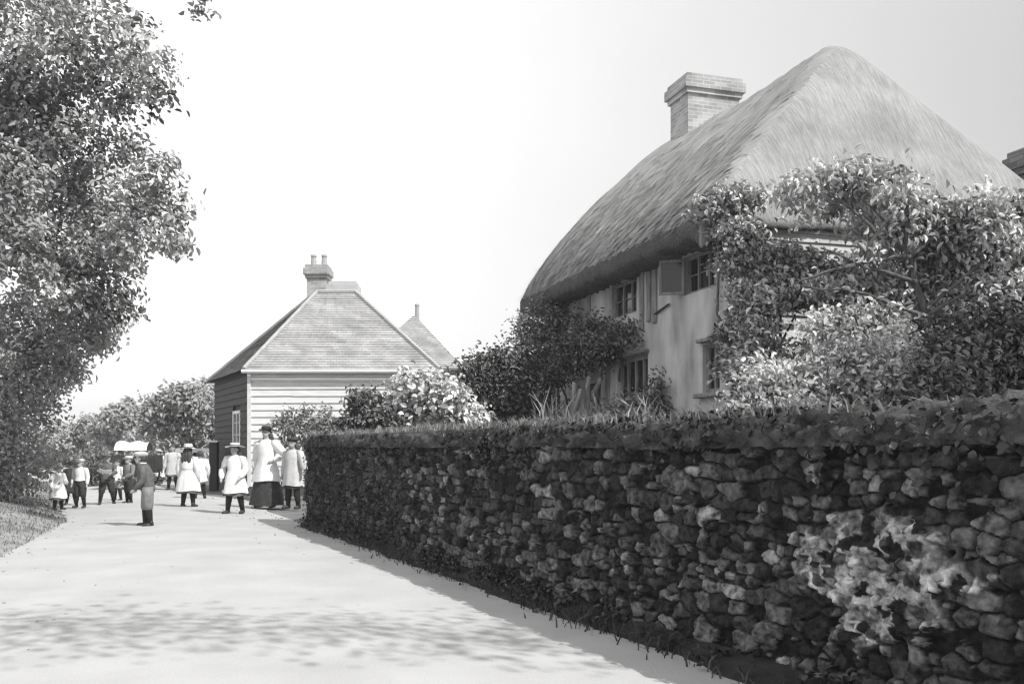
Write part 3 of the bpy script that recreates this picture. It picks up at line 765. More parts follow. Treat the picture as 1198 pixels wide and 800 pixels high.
S2, Z2_ = np.meshgrid(sg, zg, indexing='ij')
e1, ia, ib = rubble(S2, Z2_, .155, .105, 101)
e2_, ja, jb = rubble(S2, Z2_, .095, .075, 151)
sm_ = lambda x, a, b: (lambda t: t * t * (3 - 2 * t))(np.clip((x - a) / (b - a), 0, 1))
fine = (vn(S2 * 2.2, Z2_ * 5, 160) > .62).astype(float)                # lenses of smaller stones between the big ones
ed = np.where(fine > 0, e2_ * .7, e1); ta = np.where(fine > 0, ja, ia); tb = np.where(fine > 0, jb, ib)
rough = fbm(S2 * 9, Z2_ * 9, 171) - .5; rough2 = vn(S2 * 38, Z2_ * 38, 173) - .5
jw_ = .02 + .10 * vn(S2 * 3, Z2_ * 4, 175)
prof_ = sm_(ed, jw_, jw_ + .10)
hgt = -.04 + prof_ * (.024 + .024 * tb) + .055 * rough * prof_ + .016 * rough2 + prof_ * .03 * (vn(S2 * 17, Z2_ * 17, 174) - .5)
tone = (.016 + .12 * ta ** 1.9 + .07 * (ta > .92)) * (.75 + .8 * fbm(S2 * 6, Z2_ * 6, 177))
hole = (tb < .07); hgt = np.where(hole, -.06 + .01 * rough2, hgt); tone = np.where(hole, .015, tone)
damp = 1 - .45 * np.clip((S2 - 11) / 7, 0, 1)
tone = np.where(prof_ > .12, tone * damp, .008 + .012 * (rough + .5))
el = ((S2 - 7.5 + .3 * (Z2_ - .7)) / .66) ** 2 + ((Z2_ - .70) / .34) ** 2 + 2.2 * (fbm(S2 * 4, Z2_ * 4, 181) - .5) + .5 * (vn(S2 * 24, Z2_ * 24, 182) - .5)
inp = sm_(-el, -1.08, -.9)
pm = sm_(e2_, .06, .26); lump = fbm(S2 * 13, Z2_ * 13, 183)
ph_ = .0 + .04 * lump + .035 * pm * jb + .04 * (vn(S2 * 30, Z2_ * 30, 185) - .5) + .02 * (vn(S2 * 55, Z2_ * 55, 186) - .5)
ptone = np.where(pm > .4, np.where(ja < .4, .06 + .1 * jb, .2 + .2 * jb), .12 + .3 * sm_(lump, .35, .65)) * (.55 + .9 * fbm(S2 * 8, Z2_ * 8, 189))
ptone = np.where((fbm(S2 * 9, Z2_ * 9, 187) > .62), .02, ptone)
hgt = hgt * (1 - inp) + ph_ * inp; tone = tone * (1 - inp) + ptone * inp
n1, n2 = S2.shape
base_ = np.array([list(WP0)]) + S2.reshape(-1, 1) * np.array([list(WD)]) + (hgt.reshape(-1, 1) + .02) * np.array([list(WN)])
base_[:, 2] = Z2_.ravel()
ii = (np.arange(n1 - 1)[:, None] * n2 + np.arange(n2 - 1)[None]).ravel()
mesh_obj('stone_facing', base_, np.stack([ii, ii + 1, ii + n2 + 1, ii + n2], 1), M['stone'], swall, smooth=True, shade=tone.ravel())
# coping: rough rounded earth and stone ridge
cs_ = np.arange(0, WLEN + .03, .032); th = np.linspace(-.25, math.pi + .1, 25); cvv = []
for s in cs_:
    wob = .06 * (fbm(np.array([s * .8]), np.array([1.0]), 71)[0] - .5)
    for t in th:
        rr = 1.04 + .55 * (fbm(np.array([s * 3.5]), np.array([t * 1.8]), 73)[0] - .5) + .32 * (vn(np.array([s * 11]), np.array([t * 4]), 75)[0] - .5) + .26 * (vn(np.array([s * 23]), np.array([t * 8]), 76)[0] - .5)
        cvv.append(WQ(min(s, WLEN + .02), -.21 + .27 * rr * math.cos(t), TOP - .05 + wob + .17 * rr * math.sin(t)))
n1, n2 = len(cs_), len(th); ii = (np.arange(n1 - 1)[:, None] * n2 + np.arange(n2 - 1)[None]).ravel()
mesh_obj('coping', [tuple(p) for p in cvv], np.stack([ii, ii + n2, ii + n2 + 1, ii + 1], 1), M['coping'], swall, smooth=True)
# return wall behind the garden
mb = MB(); b_ = WQ(WLEN - .21, -.42, 0)
mb.box(b_ + RT * 7 + Vector((0, 0, .75)), (14, .4, 1.6), (RT, Vector((-RT.y, RT.x, 0)), Vector((0, 0, 1))), .04); mb.build('return_wall', M['joint'], swall)

# growth on top of the wall
nb = 6500
s = rng.uniform(3, WLEN, nb); dens = rng.random(nb) < np.clip(.35 + .7 * fbm(s * .7, s * 0, 81), 0, 1) * np.clip((s - 6.5) / 6, .06, 1); s = s[dens]
off = -.21 + rng.normal(0, .12, len(s))
pts = np.array([list(WQ(a, b, TOP + .09)) for a, b in zip(s, off)])
tag(blades('coping_grass', pts, (.04 + .10 * fbm(s * 2.3, s * 0, 82)), M['grass_dry'], None, lean=1.1, width=.006), 'short dry grass growing along the top of the stone wall', 'grass', kind='stuff')
nb = 2300
s = rng.uniform(3, WLEN, nb); keep = fbm(s * .75, s * 0 + 4, 83) > .5; s = s[keep]
zz = TOP + .07 - np.abs(rng.normal(0, 1, len(s))) * .42 * np.clip(fbm(s * 1.9, s * 0, 84) - .27, .05, 1); off = .03 + rng.uniform(0, .07, len(s))
pts = np.array([list(WQ(a, b, c)) for a, b, c in zip(s, off, zz)])
nrm = np.array([list(WN + Vector((0, 0, .5)))]) + rng.normal(size=(len(s), 3)) * .5
tag(leaf_mesh('ivy', pts, nrm, .048, M['ivy'], None, droop=.6, narrow=.8), 'dark ivy trailing over the top of the stone wall', 'ivy', kind='stuff')
nb = 2300
s = rng.uniform(3, 13, nb); off = -.2 + rng.normal(0, .13, nb); zz = TOP + .10 + .05 * rng.random(nb) - .5 * np.abs(off + .2) ** 1.3
pts = np.array([list(WQ(a, b, c)) for a, b, c in zip(s, off, zz)])
nrm = np.array([[0, 0, .8]]) + rng.normal(size=(nb, 3)) * .6
tag(leaf_mesh('ivy_mat', pts, nrm, .05, M['ivy'], None, droop=.2, narrow=.7), 'dark ivy matting the near stretch of the wall top', 'ivy', kind='stuff')
# mossy growth on the far half of the wall face
nb = 4200
s = 11 + (WLEN - 11) * rng.uniform(0, 1, nb) ** .8; zz = rng.uniform(.05, TOP, nb)
keep = fbm(s * .9, zz * 1.6, 85) + .28 * np.clip((s - 12) / 7, 0, 1) > .52; s, zz = s[keep], zz[keep]
pts = np.array([list(WQ(a, .055 + .03 * random.random(), c)) for a, c in zip(s, zz)])
nrm = np.array([list(WN + Vector((0, 0, .4)))]) + rng.normal(size=(len(s), 3)) * .5
tag(leaf_mesh('wall_creeper', pts, nrm, .034, M['ivy'], None, droop=.5, narrow=.6), 'low dark creeper matting the far face of the stone wall', 'creeper', kind='stuff')
# weeds along the wall foot
nb = 8500
s = rng.uniform(3, WLEN, nb); s = s[rng.random(nb) < np.clip(2.6 * (fbm(s * 1.3, s * 0, 88) - .3), .12, 1)]; nb = len(s); off = .02 + np.abs(rng.normal(0, .13, nb)) * (1 + .8 * (fbm(s * .8, s * 0, 87) - .5))
pts = np.array([list(WQ(a, b, .0)) for a, b in zip(s, off)])
tag(blades('wall_foot_weeds', pts, .03 + .20 * np.clip(fbm(s * 1.9, s * 0, 86) - .25, 0, 1), M['weed'], None, lean=1.1, width=.006), 'dark weeds and grass at the foot of the stone wall', 'weeds', kind='stuff')
nb = 4200
s = 3 + (WLEN - 3) * rng.uniform(0, 1, nb) ** 1.5; s = s[fbm(s * 1.1, s * 0 + 2, 90) > .44]; off = .02 + np.abs(rng.normal(0, .12, len(s)))
pts = np.array([list(WQ(a, b, max(.02, .16 * random.random() * (1 - b * 2) + .05 - .1 * b))) for a, b in zip(s, off)])
nrm = np.array([[0, 0, .7]]) + rng.normal(size=(len(s), 3)) * .6
tag(leaf_mesh('low_weeds', pts, nrm, .045, M['ivy'], None, droop=.2, narrow=.75), 'broad leaved weeds in patches at the wall foot', 'weeds', kind='stuff')
# soil strip at the wall foot
ss_ = np.arange(2.5, WLEN, .1); ov_ = [];
for a in ss_:
    wv = .16 + .16 * fbm(np.array([a * 1.1]), np.array([0.5]), 89)[0] + .08 * (vn(np.array([a * 6]), np.array([0.]), 91)[0] - .5)
    for t, zq in ((-.05, .10), (.3, .07), (.7, .05), (1.0, .0)): ov_.append(WQ(a, wv * t, zq + .012 * random.random()))
n1, n2 = len(ss_), 4; ii = (np.arange(n1 - 1)[:, None] * n2 + np.arange(n2 - 1)[None]).ravel()
tag(mesh_obj('soil_strip', [tuple(p) for p in ov_], np.stack([ii, ii + 1, ii + n2 + 1, ii + n2], 1), M['joint'], None, smooth=True), kind='structure')

# ------------------------------------------------------------------ trees and hedges
def tree(name, label, cat, base, trunk_top, r0, clumps, n, size, mat, limbs=8, group=None, bark='bark', trunk_name='trunk', **kw):
    t = empty(name, base); tag(t, label, cat, group)
    mb = MB(); limb(mb, Vector(base) - Vector((0, 0, .1)), trunk_top, r0, r0 * .6, .04, 8)
    for c in sorted(clumps, key=lambda c: -c[3])[:limbs]:
        st_ = Vector(base).lerp(Vector(trunk_top), random.uniform(.55, 1.0))
        limb(mb, st_, (c[0], c[1], c[2]), r0 * .42, r0 * .1, .12, 6)
    mb.build(trunk_name, M[bark], t, smooth=True)
    foliage('crown', clumps, n, size, mat, t, **kw)
    return t
Yt = 16.0
sp = [(20, 20, 62), (95, 10, 55), (140, 40, 42), (172, 88, 32), (185, 112, 20), (60, 85, 55), (125, 100, 42), (25, 130, 55), (88, 165, 40), (150, 175, 22),
      (182, 205, 26), (180, 245, 38), (205, 280, 26), (150, 235, 34), (150, 285, 34), (105, 320, 44), (25, 215, 42), (20, 290, 50), (60, 330, 42), (125, 345, 32), (235, 3, 12), (205, -15, 25)]
cl = [CL(a, b, r, Yt + random.uniform(-1.6, 1.6)) for a, b, r in sp]
cl += [CL(a, b, r, Yt + 2.5, 1.2) for a, b, r in ((50, 190, 60), (70, 270, 75), (110, 240, 45))]
cl += [CL(a, b, r, Yt + random.uniform(-1, 2)) for a, b, r in ((-70, 20, 80), (-70, 140, 80), (-70, 260, 80), (40, -80, 80), (120, -70, 60), (-60, -100, 90))]
tree('roadside_tree', 'tall broad tree overhanging the left edge of the picture', 'tree', (-10.9, 17.2, .3), W(-10, 180, 17.2), .34, cl, 38000, .125, M['leaf_tree'], limbs=14, twig=.19, per=26)
Yh = 18.5
sp = [(30, 385, 44), (88, 378, 34), (122, 378, 24), (108, 400, 22), (55, 425, 38), (10, 450, 42), (82, 430, 20), (55, 465, 18)]
cl = [CL(a, b, r, Yh + random.uniform(-1, 1)) for a, b, r in sp] + [CL(a, b, r, Yh + 1, 1.2) for a, b, r in ((-50, 400, 60), (-60, 480, 60))]
tree('hedgerow_tree', 'bushy hedgerow tree below the tall roadside tree', 'tree', (-11.5, 19.2, .3), W(20, 420, 19.2), .16, cl, 15000, .11, M['leaf_hedge'], limbs=7, twig=.18)
sp = [(0, 505, 36), (32, 505, 26), (15, 545, 30), (40, 548, 14), (-5, 575, 24), (25, 572, 14), (48, 485, 14), (-50, 520, 60), (-70, 570, 50)]
cl = [CL(a, b, r, 18.6 + random.uniform(-.8, .8), .8) for a, b, r in sp]
tree('hedge_bush', 'dense leafy hedge bush above the grass verge on the left', 'hedge', (-11.0, 18.9, .2), W(15, 530, 18.9), .08, cl, 9500, .10, M['leaf_hedge'], limbs=6, twig=.2, zmin=.3)
# background trees
bgt = [
 ('far_tree', 'far round tree with dappled crown left of the weatherboarded house', 36, (215, 575), [(215, 478, 30), (240, 470, 24), (190, 485, 24), (245, 500, 22), (180, 500, 14), (228, 515, 12)], 9000),
 ('far_tree', 'hazy far tree with rising pointed top behind the covered cart', 52, (140, 560), [(140, 488, 18), (155, 500, 22), (125, 505, 18), (150, 478, 10)], 4200),
 ('far_tree', 'low hazy tree beyond the cart at the bend of the road', 58, (100, 555), [(85, 510, 16), (105, 505, 18), (120, 515, 16), (70, 522, 14)], 3600),
 ('far_tree', 'small distant tree low on the skyline behind the two white dressed girls', 46, (195, 560), [(180, 510, 14), (200, 514, 15), (165, 515, 12), (215, 520, 12)], 3200),
]
for nm, lb, Y_, (bx, by), sp, n in bgt:
    cl = [CL(a, b, r, Y_ + random.uniform(-1.5, 1.5)) for a, b, r in sp]
    b = W(bx, by, Y_); b.z = 0
    tree(nm, lb, 'tree', b, W(bx, sp[0][1] + 8, Y_), .16, cl, n, .2 * Y_ / 36, M['leaf_far'], limbs=6, group='trees beyond the bend', twig=.2)
cl = [CL(a, b, r, 62 + random.uniform(-4, 4)) for a, b, r in ((-20, 505, 40), (60, 525, 25), (100, 532, 22), (145, 532, 22), (190, 530, 22), (235, 530, 22), (300, 520, 30), (380, 520, 40))]
h = foliage('far_hedge', cl, 9000, .38, M['leaf_far'], None, zmin=0, twig=.25)
tag(h, 'hazy line of hedge closing the view far down the road', 'hedge', kind='stuff')
# the tall tree behind the wall on the right, outside the frame: its shade crosses the road
cl = [(x_ + random.uniform(-.3, .3), 3.0 + random.uniform(-.25, .25), 7 + random.uniform(-.4, .4), .9, .8, .55) for x_ in np.arange(9, .2, -.75)]
cl += [(7.6 + random.uniform(-.8, .8), 5.2 + random.uniform(-.8, .6), 7 + random.uniform(-.6, 1.6), .9, .8, .8) for _ in range(16)] + [(8.5, 3.5, 8.6, 1.4, 1.2, 1.2)]
tree('garden_elm', 'spreading elm in the garden just right of the view', 'tree', (8.4, 3.2, GZ), (8.2, 3.2, 6.4), .24, cl, 9000, .095, M['leaf_mid'], limbs=4, per=1, twig=.3, shell=.05)

# ------------------------------------------------------------------ garden plants
def bush(name, label, cat, clumps, n, size, mat, base=None, stems=5, group=None, bark='bark', zmin=GZ, **kw):
    c0 = clumps[0]
    base = base or (c0[0], c0[1], GZ)
    t = empty(name, base); tag(t, label, cat, group)
    mb = MB()
    for c in clumps[:stems]:
        limb(mb, Vector(base) + Vector((random.uniform(-.1, .1), random.uniform(-.1, .1), -.05)), (c[0], c[1], c[2]), .035, .01, .12, 6)
    mb.build('stem', M[bark], t, smooth=True)
    foliage('foliage', clumps, n, size, mat, t, zmin=zmin, **kw)
    return t
J = lambda Y, d=.3: Y + random.uniform(-d, d)
bush('round_bush', 'dark round evergreen bush at the far corner of the thatched cottage', 'bush',
     [CL(a, b, r, J(16.6)) for a, b, r in ((585, 455, 40), (560, 440, 22), (600, 430, 26), (575, 425, 16), (615, 455, 30), (555, 470, 20), (625, 480, 24), (590, 485, 30))], 11000, .085, M['leaf_dark'], twig=.2)
bush('porch_creeper', 'dark climbing creeper massed over the cottage door and lower windows', 'creeper',
     [CL(a, b, r, y, .35) for a, b, r, y in ((640, 415, 30, 17.1), (675, 412, 25, 15.9), (705, 405, 22, 15.3), (728, 392, 15, 14.7), (620, 385, 18, 17.8), (655, 385, 22, 16.9), (690, 392, 22, 15.7), (645, 440, 14, 16.6), (742, 396, 10, 14.3), (640, 365, 12, 17.5))],
     10500, .075, M['leaf_dark'], base=tuple(FP(u_of(672), .35, GZ)), twig=.2)
mb = MB(); b0_ = FP(u_of(688), .4, GZ)
t = empty('old_vine', b0_); tag(t, 'pale gnarled climber trunk leaning beside the cottage door', 'vine')
for dx, tx, ty in ((-.1, 672, 447), (.05, 690, 440), (.2, 703, 442), (0, 680, 455)):
    limb(mb, b0_ + CD * dx, W(tx, ty, 15.6), .075, .04, .06, 8)
mb.build('trunk', M['bark_pale'], t, smooth=True)
# creeper over the near corner and end wall
spec = [(848, 242, 20, 11.6), (830, 243, 12, 11.6), (875, 232, 13, 11.5), (872, 270, 15, 11.3), (868, 300, 20, 11.3), (895, 320, 20, 11.3), (878, 342, 20, 11.3), (902, 350, 18, 11.2),
        (884, 385, 16, 11.2), (874, 430, 16, 11.2), (935, 318, 17, 11.2), (905, 300, 12, 11.2), (852, 385, 7, 11.6), (857, 415, 7, 11.5), (864, 440, 7, 11.4), (862, 372, 8, 11.5), (838, 400, 5, 11.8), (846, 430, 5, 11.8),
        (975, 325, 15, 11.2), (950, 342, 12, 11.2), (1010, 345, 14, 11.2), (850, 315, 8, 11.7), (930, 410, 8, 11.3), (905, 345, 16, 11.1), (930, 345, 16, 11.1), (955, 310, 10, 11.1), (925, 300, 9, 11.1), (980, 345, 12, 11.0), (1000, 325, 9, 11.0), (850, 270, 10, 11.6), (905, 408, 8, 11.3)]
bush('corner_creeper', 'leafy creeper climbing the near corner of the cottage up to the thatch', 'creeper',
     [CL(a, b, r, y, .22) for a, b, r, y in spec], 15000, .085, M['leaf_creeper'], base=tuple(CP(-.25, .3, GZ)), twig=.17, shell=.3, stems=12)
spec = [(930, 222, 12), (962, 212, 15), (1000, 212, 19), (1035, 220, 20), (1060, 240, 22), (1020, 240, 14), (980, 230, 10), (1085, 262, 24), (1110, 285, 28), (1050, 278, 18), (1090, 305, 28), (1130, 318, 30), (1160, 290, 28),
        (1185, 262, 24), (1140, 258, 20), (1195, 310, 36), (1170, 345, 30), (1120, 350, 26), (1080, 345, 20), (1035, 318, 13), (1230, 290, 40), (1240, 360, 50), (1205, 240, 12), (985, 350, 14), (1000, 330, 10), (955, 335, 10), (1040, 345, 16), (940, 250, 7), (1010, 265, 9), (975, 245, 8), (1050, 372, 18), (1090, 390, 22), (1010, 300, 10), (1150, 235, 10)]
tr = bush('trained_fruit_tree', 'spreading pale leaved fruit tree trained against the cottage end wall', 'tree',
     [CL(a, b, r, 10.6 + random.uniform(-.35, .45), .3) for a, b, r in spec], 30000, .098, M['leaf_pale'], per=9, base=tuple(W(1085, 500, 10.5).xy) + (GZ,), stems=0, twig=.2, shell=.25, droop=1.0, narrow=.42)
mb = MB(); b_ = W(1092, 470, 10.4); b_.z = GZ
k1 = W(1085, 370, 10.4); k2 = W(1065, 300, 10.4)
limb(mb, b_, k1, .07, .05, .03, 6); limb(mb, k1, k2, .05, .032, .03, 6)
for a, b in (((1062, 285, 10.3), (1010, 235, 10.2)), ((1065, 300, 10.3), (1000, 310, 10.2)), ((1065, 300, 10.3), (1130, 250, 10.2)), ((1060, 290, 10.3), (1065, 225, 10.2)), ((1085, 370, 10.3), (940, 335, 10.3)),
             ((1085, 370, 10.3), (1160, 330, 10.2)), ((1072, 330, 10.3), (960, 290, 10.3)), ((1085, 360, 10.3), (1190, 270, 10.2)), ((1030, 280, 10.2), (985, 235, 10.2)), ((1010, 300, 10.2), (1045, 250, 10.1)), ((1000, 310, 10.2), (930, 332, 10.2))):
    limb(mb, W(*a), W(*b), .026, .010, .05, 6)
mb.build('branch', M['bark'], tr, smooth=True)
spec = [(890, 468, 22), (912, 450, 18), (955, 462, 26), (1000, 435, 26), (1000, 470, 22), (1040, 438, 26), (1070, 460, 24), (930, 475, 16), (1045, 475, 16), (985, 410, 13), (970, 385, 13), (1000, 375, 14), (1030, 385, 14), (1080, 425, 16), (895, 436, 12), (870, 480, 9), (1020, 405, 12), (945, 440, 12)]
bush('garden_shrub', 'pale flowering shrub behind the stone wall below the cottage end', 'shrub',
     [CL(a, b, r, J(9.0, .4), .5) for a, b, r in spec], 13000, .07, M['leaf_pale'], twig=.2, shell=.25, narrow=.5, spread=1.4, stems=10)
spec = [(1130, 440, 40), (1165, 400, 36), (1175, 450, 42), (1110, 470, 26), (1150, 480, 26), (1200, 420, 40), (1195, 475, 30), (1120, 405, 26), (1240, 440, 50)]
bush('shaded_bush', 'dark glossy leaved bush at the right edge behind the stone wall', 'bush',
     [CL(a, b, r, J(8.0, .4), .5) for a, b, r in spec], 12000, .07, M['leaf_dark'], twig=.2, shell=.3)
# towards the weatherboarded house
bush('broad_leaved_shrub', 'pale broad leaved shrub in front of the outhouse wall', 'shrub',
     [CL(a, b, r, J(15.6), .5) for a, b, r in ((490, 465, 26), (515, 480, 24), (470, 485, 20), (505, 455, 14), (540, 488, 18), (480, 448, 12), (525, 465, 16), (500, 492, 18), (555, 492, 12))], 5200, .11, M['leaf_pale'], narrow=.6, twig=.2)
bush('small_dark_shrub', 'small dark shrub by the white weatherboards', 'shrub',
     [CL(a, b, r, J(15.4), .3) for a, b, r in ((435, 480, 20), (420, 470, 10), (450, 492, 16), (425, 495, 14), (410, 498, 10), (400, 500, 8))], 3400, .09, M['leaf_dark'])
for (px, lb) in ((335, 'lanky pale garden plant nearest the far end of the wall'), (357, 'thin wispy plant above the far end of the wall beside white boards'), (378, 'small leafy plant above the wall left of the dark shrub')):
    bush('garden_plant', lb, 'plant', [CL(px + a, b, r, J(23.6), .25) for a, b, r in ((0, 490, 9), (-6, 498, 8), (7, 499, 8), (2, 480, 5), (0, 510, 9), (4, 525, 8))], 700, .10, M['leaf_mid'], group='small plants before the white boards', stems=4, zmin=0, base=tuple(W(px, 560, 23.6).xy) + (0,))
def spiky(px, py, Y, h, n, lb):
    b = W(px, py, Y); b.z = max(GZ, b.z)
    t = empty('border_plant', b); tag(t, lb, 'plant', 'tall plants along the cottage front')
    mb = MB()
    for i in range(5): limb(mb, b, b + Vector((random.uniform(-.25, .25), random.uniform(-.2, .2), h * random.uniform(.6, 1.05))), .014, .006, .1, 5)
    mb.build('stem', M['bark_pale'], t)
    bb = np.array([[b.x + random.gauss(0, .12), b.y + random.gauss(0, .12), b.z] for _ in range(n)])
    blades('leaf_blades', bb, h, M['leaf_pale'], t, lean=.55, width=.012)
spiky(648, 505, 15.0, .55, 45, 'spiky pale plant under the dark porch creeper')
spiky(700, 505, 14.2, .5, 35, 'tall sword leaved plant before the cottage door')
spiky(757, 505, 13.0, .45, 35, 'bushy spiky plant under the four light window')
bush('window_plant', 'low leafy plant below the four light window of the cottage', 'plant', [CL(a, b, r, 13.6, .3) for a, b, r in ((735, 478, 14), (755, 472, 14), (770, 482, 12), (720, 485, 12), (768, 450, 7))], 1500, .08, M['leaf_mid'])
bush('rose_spray', 'thin climbing rose spray on the plaster between the lower windows', 'rose', [CL(a, b, r, 13.8, .06) for a, b, r in ((768, 460, 6), (772, 445, 4), (776, 432, 3), (763, 475, 7))], 350, .06, M['leaf_dark'], base=tuple(FP(u_of(765), .12, GZ)))

# ------------------------------------------------------------------ gate, post, cart
gt = empty('field_gate', W(238, 570, 29) * 1.0); gt.location.z = 0
tag(gt, 'white wooden field gate left of the weatherboarded house', 'gate')
gl = W(205, 560, 29.5); gr_ = W(250, 560, 29.0)
for zc in (.35, .65, .95, 1.25):
    mb = MB(); a = Vector((gl.x, gl.y, zc)); b = Vector((gr_.x, gr_.y, zc)); d = (b - a).normalized()
    mb.box((a + b) / 2, ((b - a).length, .04, .13), (d, Vector((-d.y, d.x, 0)), Vector((0, 0, 1))), .006); mb.build('rail', M['white_paint'], gt)
mb = MB()
for t in (.02, .5, .98): mb.box(gl.lerp(gr_, t).xy.to_3d() + Vector((0, .05, .78)), (.09, .05, 1.3))
mb.build('upright', M['timber_dark'], gt)
gp = W(250.5, 575, 28.6); mb = MB(); mb.box((gp.x, gp.y, .75), (.24, .24, 1.5), None, .01)
o = mb.build('gate_post', M['timber_dark']); tag(o, 'dark square gate post beside the dark house side', 'post')
mb = MB(); mb.box((gp.x, gp.y, 1.53), (.32, .32, .06), None, .012); mb.build('post_cap', M['white_paint'], o)

cart = empty('covered_cart', (W(157, 575, 29).x, 29, 0), R(12)); tag(cart, 'dark horse cart with a pale canvas cover standing in the road behind the boys', 'cart')
cx = cart.location.x
def CW(x, y, z): return pmat(cart) @ Vector((x, y, z))
axk = tuple(Vector(pmat(cart).to_3x3() @ Vector(v)) for v in ((1, 0, 0), (0, 1, 0), (0, 0, 1)))
mb = MB()
mb.box(CW(0, 0, .62), (1.5, 1.3, .08), axk, .01)
for sx in (-1, 1): mb.box(CW(sx * .73, 0, .88), (.05, 1.3, .45), axk, .008)
for sy in (-1, 1): mb.box(CW(0, sy * .65, .88), (1.41, .05, .45), axk, .008)
mb.build('cart_body', M['timber_dark'], cart)
for sy in (-1, 1):                                                # spoked wheels
    mb = MB(); c = CW(.1, sy * .78, .55); n = 28
    ringp = [c + axk[0] * .53 * math.cos(2 * math.pi * i / n) + axk[2] * .53 * math.sin(2 * math.pi * i / n) for i in range(n + 1)]
    mb.tube(ringp, .032, 6); wh = mb.build('wheel', M['timber_dark'], cart)
    mb = MB(); mb.tube([c - axk[1] * .09, c + axk[1] * .09], .075, 10); mb.build('hub', M['timber_dark'], wh)
    mb = MB()
    for i in range(10): mb.tube([c, ringp[int(i * n / 10)]], .018, 5)
    mb.build('spokes', M['timber_dark'], wh)
mb = MB()
for sx in (-.44, 0, .44):
    pts = [CW(sx, .62 * math.cos(t), 1.1 + .40 * math.sin(t)) for t in np.linspace(0, math.pi, 11)]; mb.tube(pts, .02, 5)
mb.build('hoop', M['timber'], cart)
mb = MB(); cvx = []
xs = np.linspace(-.47, .47, 15); ts = np.linspace(.32, math.pi - .32, 15)
for x in xs:
    for t in ts:
        sag = .03 * math.sin((x + .47) / .94 * 2 * math.pi * 2)
        cvx.append(CW(x, .68 * math.cos(t), 1.13 + (.40 + sag) * math.sin(t)))
n1, n2 = 15, 15; ii = (np.arange(n1 - 1)[:, None] * n2 + np.arange(n2 - 1)[None]).ravel()
mesh_obj('canvas_cover', [tuple(p) for p in cvx], np.stack([ii, ii + 1, ii + n2 + 1, ii + n2], 1), M['c_white'], cart, smooth=True)
mb = MB()
for sy in (-.4, .4): mb.tube([CW(-.7, sy, .66), CW(-1.7, sy, .72), CW(-2.5, sy * .9, .95)], .035, 6)
mb.build('shaft', M['timber_dark'], cart)
bush('dark_hedge_bush', 'dark bush in shade behind the boys and cart', 'bush', [CL(a, b, r, 32, 1.0) for a, b, r in ((113, 545, 20), (125, 555, 22), (105, 562, 16), (135, 545, 16), (150, 560, 20), (165, 562, 18))], 5000, .15, M['leaf_dark'], zmin=0, base=tuple(W(120, 560, 32).xy) + (0,))

# ------------------------------------------------------------------ people
def remesh(mb, name, vox, mat, parent):
    me = bpy.data.meshes.new(name); me.from_pydata(mb.v, [], mb.f)
    o = bpy.data.objects.new(name, me); COL.objects.link(o)
    md = o.modifiers.new('r', 'REMESH'); md.mode = 'VOXEL'; md.voxel_size = vox
    sm = o.modifiers.new('s', 'SMOOTH'); sm.iterations = 3; sm.factor = .5
    dg = bpy.context.evaluated_depsgraph_get(); me2 = bpy.data.meshes.new_from_object(o.evaluated_get(dg))
    o.modifiers.clear(); o.data = me2; bpy.data.meshes.remove(me); me2.name = name
    me2.polygons.foreach_set('use_smooth', np.ones(len(me2.polygons), dtype=bool)); me2.update()
    me2.materials.clear(); me2.materials.append(mat)
    o.parent = parent; return o
def capsule(mb, a, b, r0, r1):
    mb.tube([a, b], [r0, r1], 10); mb.ball(a, r0, 2); mb.ball(b, r1, 2)
def loft(rings, n=30, folds=0, amp=0.0, top_close=True):
    """rings: (cx, cy, z, rx, ry, foldweight)"""
    mb = MB(); ph = random.uniform(0, 6)
    for cx_, cy_, z, rx_, ry_, fw in rings:
        for k in range(n):
            t = 2 * math.pi * k / n
            q = 1 + amp * fw * (math.sin(folds * t + ph) + .5 * math.sin((folds * 2 + 1) * t + ph * 2))
            mb.v.append((cx_ + rx_ * q * math.cos(t), cy_ + ry_ * q * math.sin(t), z + .012 * fw * math.sin(3 * t + ph)))
    for i in range(len(rings) - 1):
        for k in range(n): mb.f.append((i * n + k, i * n + (k + 1) % n, (i + 1) * n + (k + 1) % n, (i + 1) * n + k))
    if top_close: mb.f.append(tuple((len(rings) - 1) * n + k for k in range(n)))
    return mb
def solid(o, t):
    return o
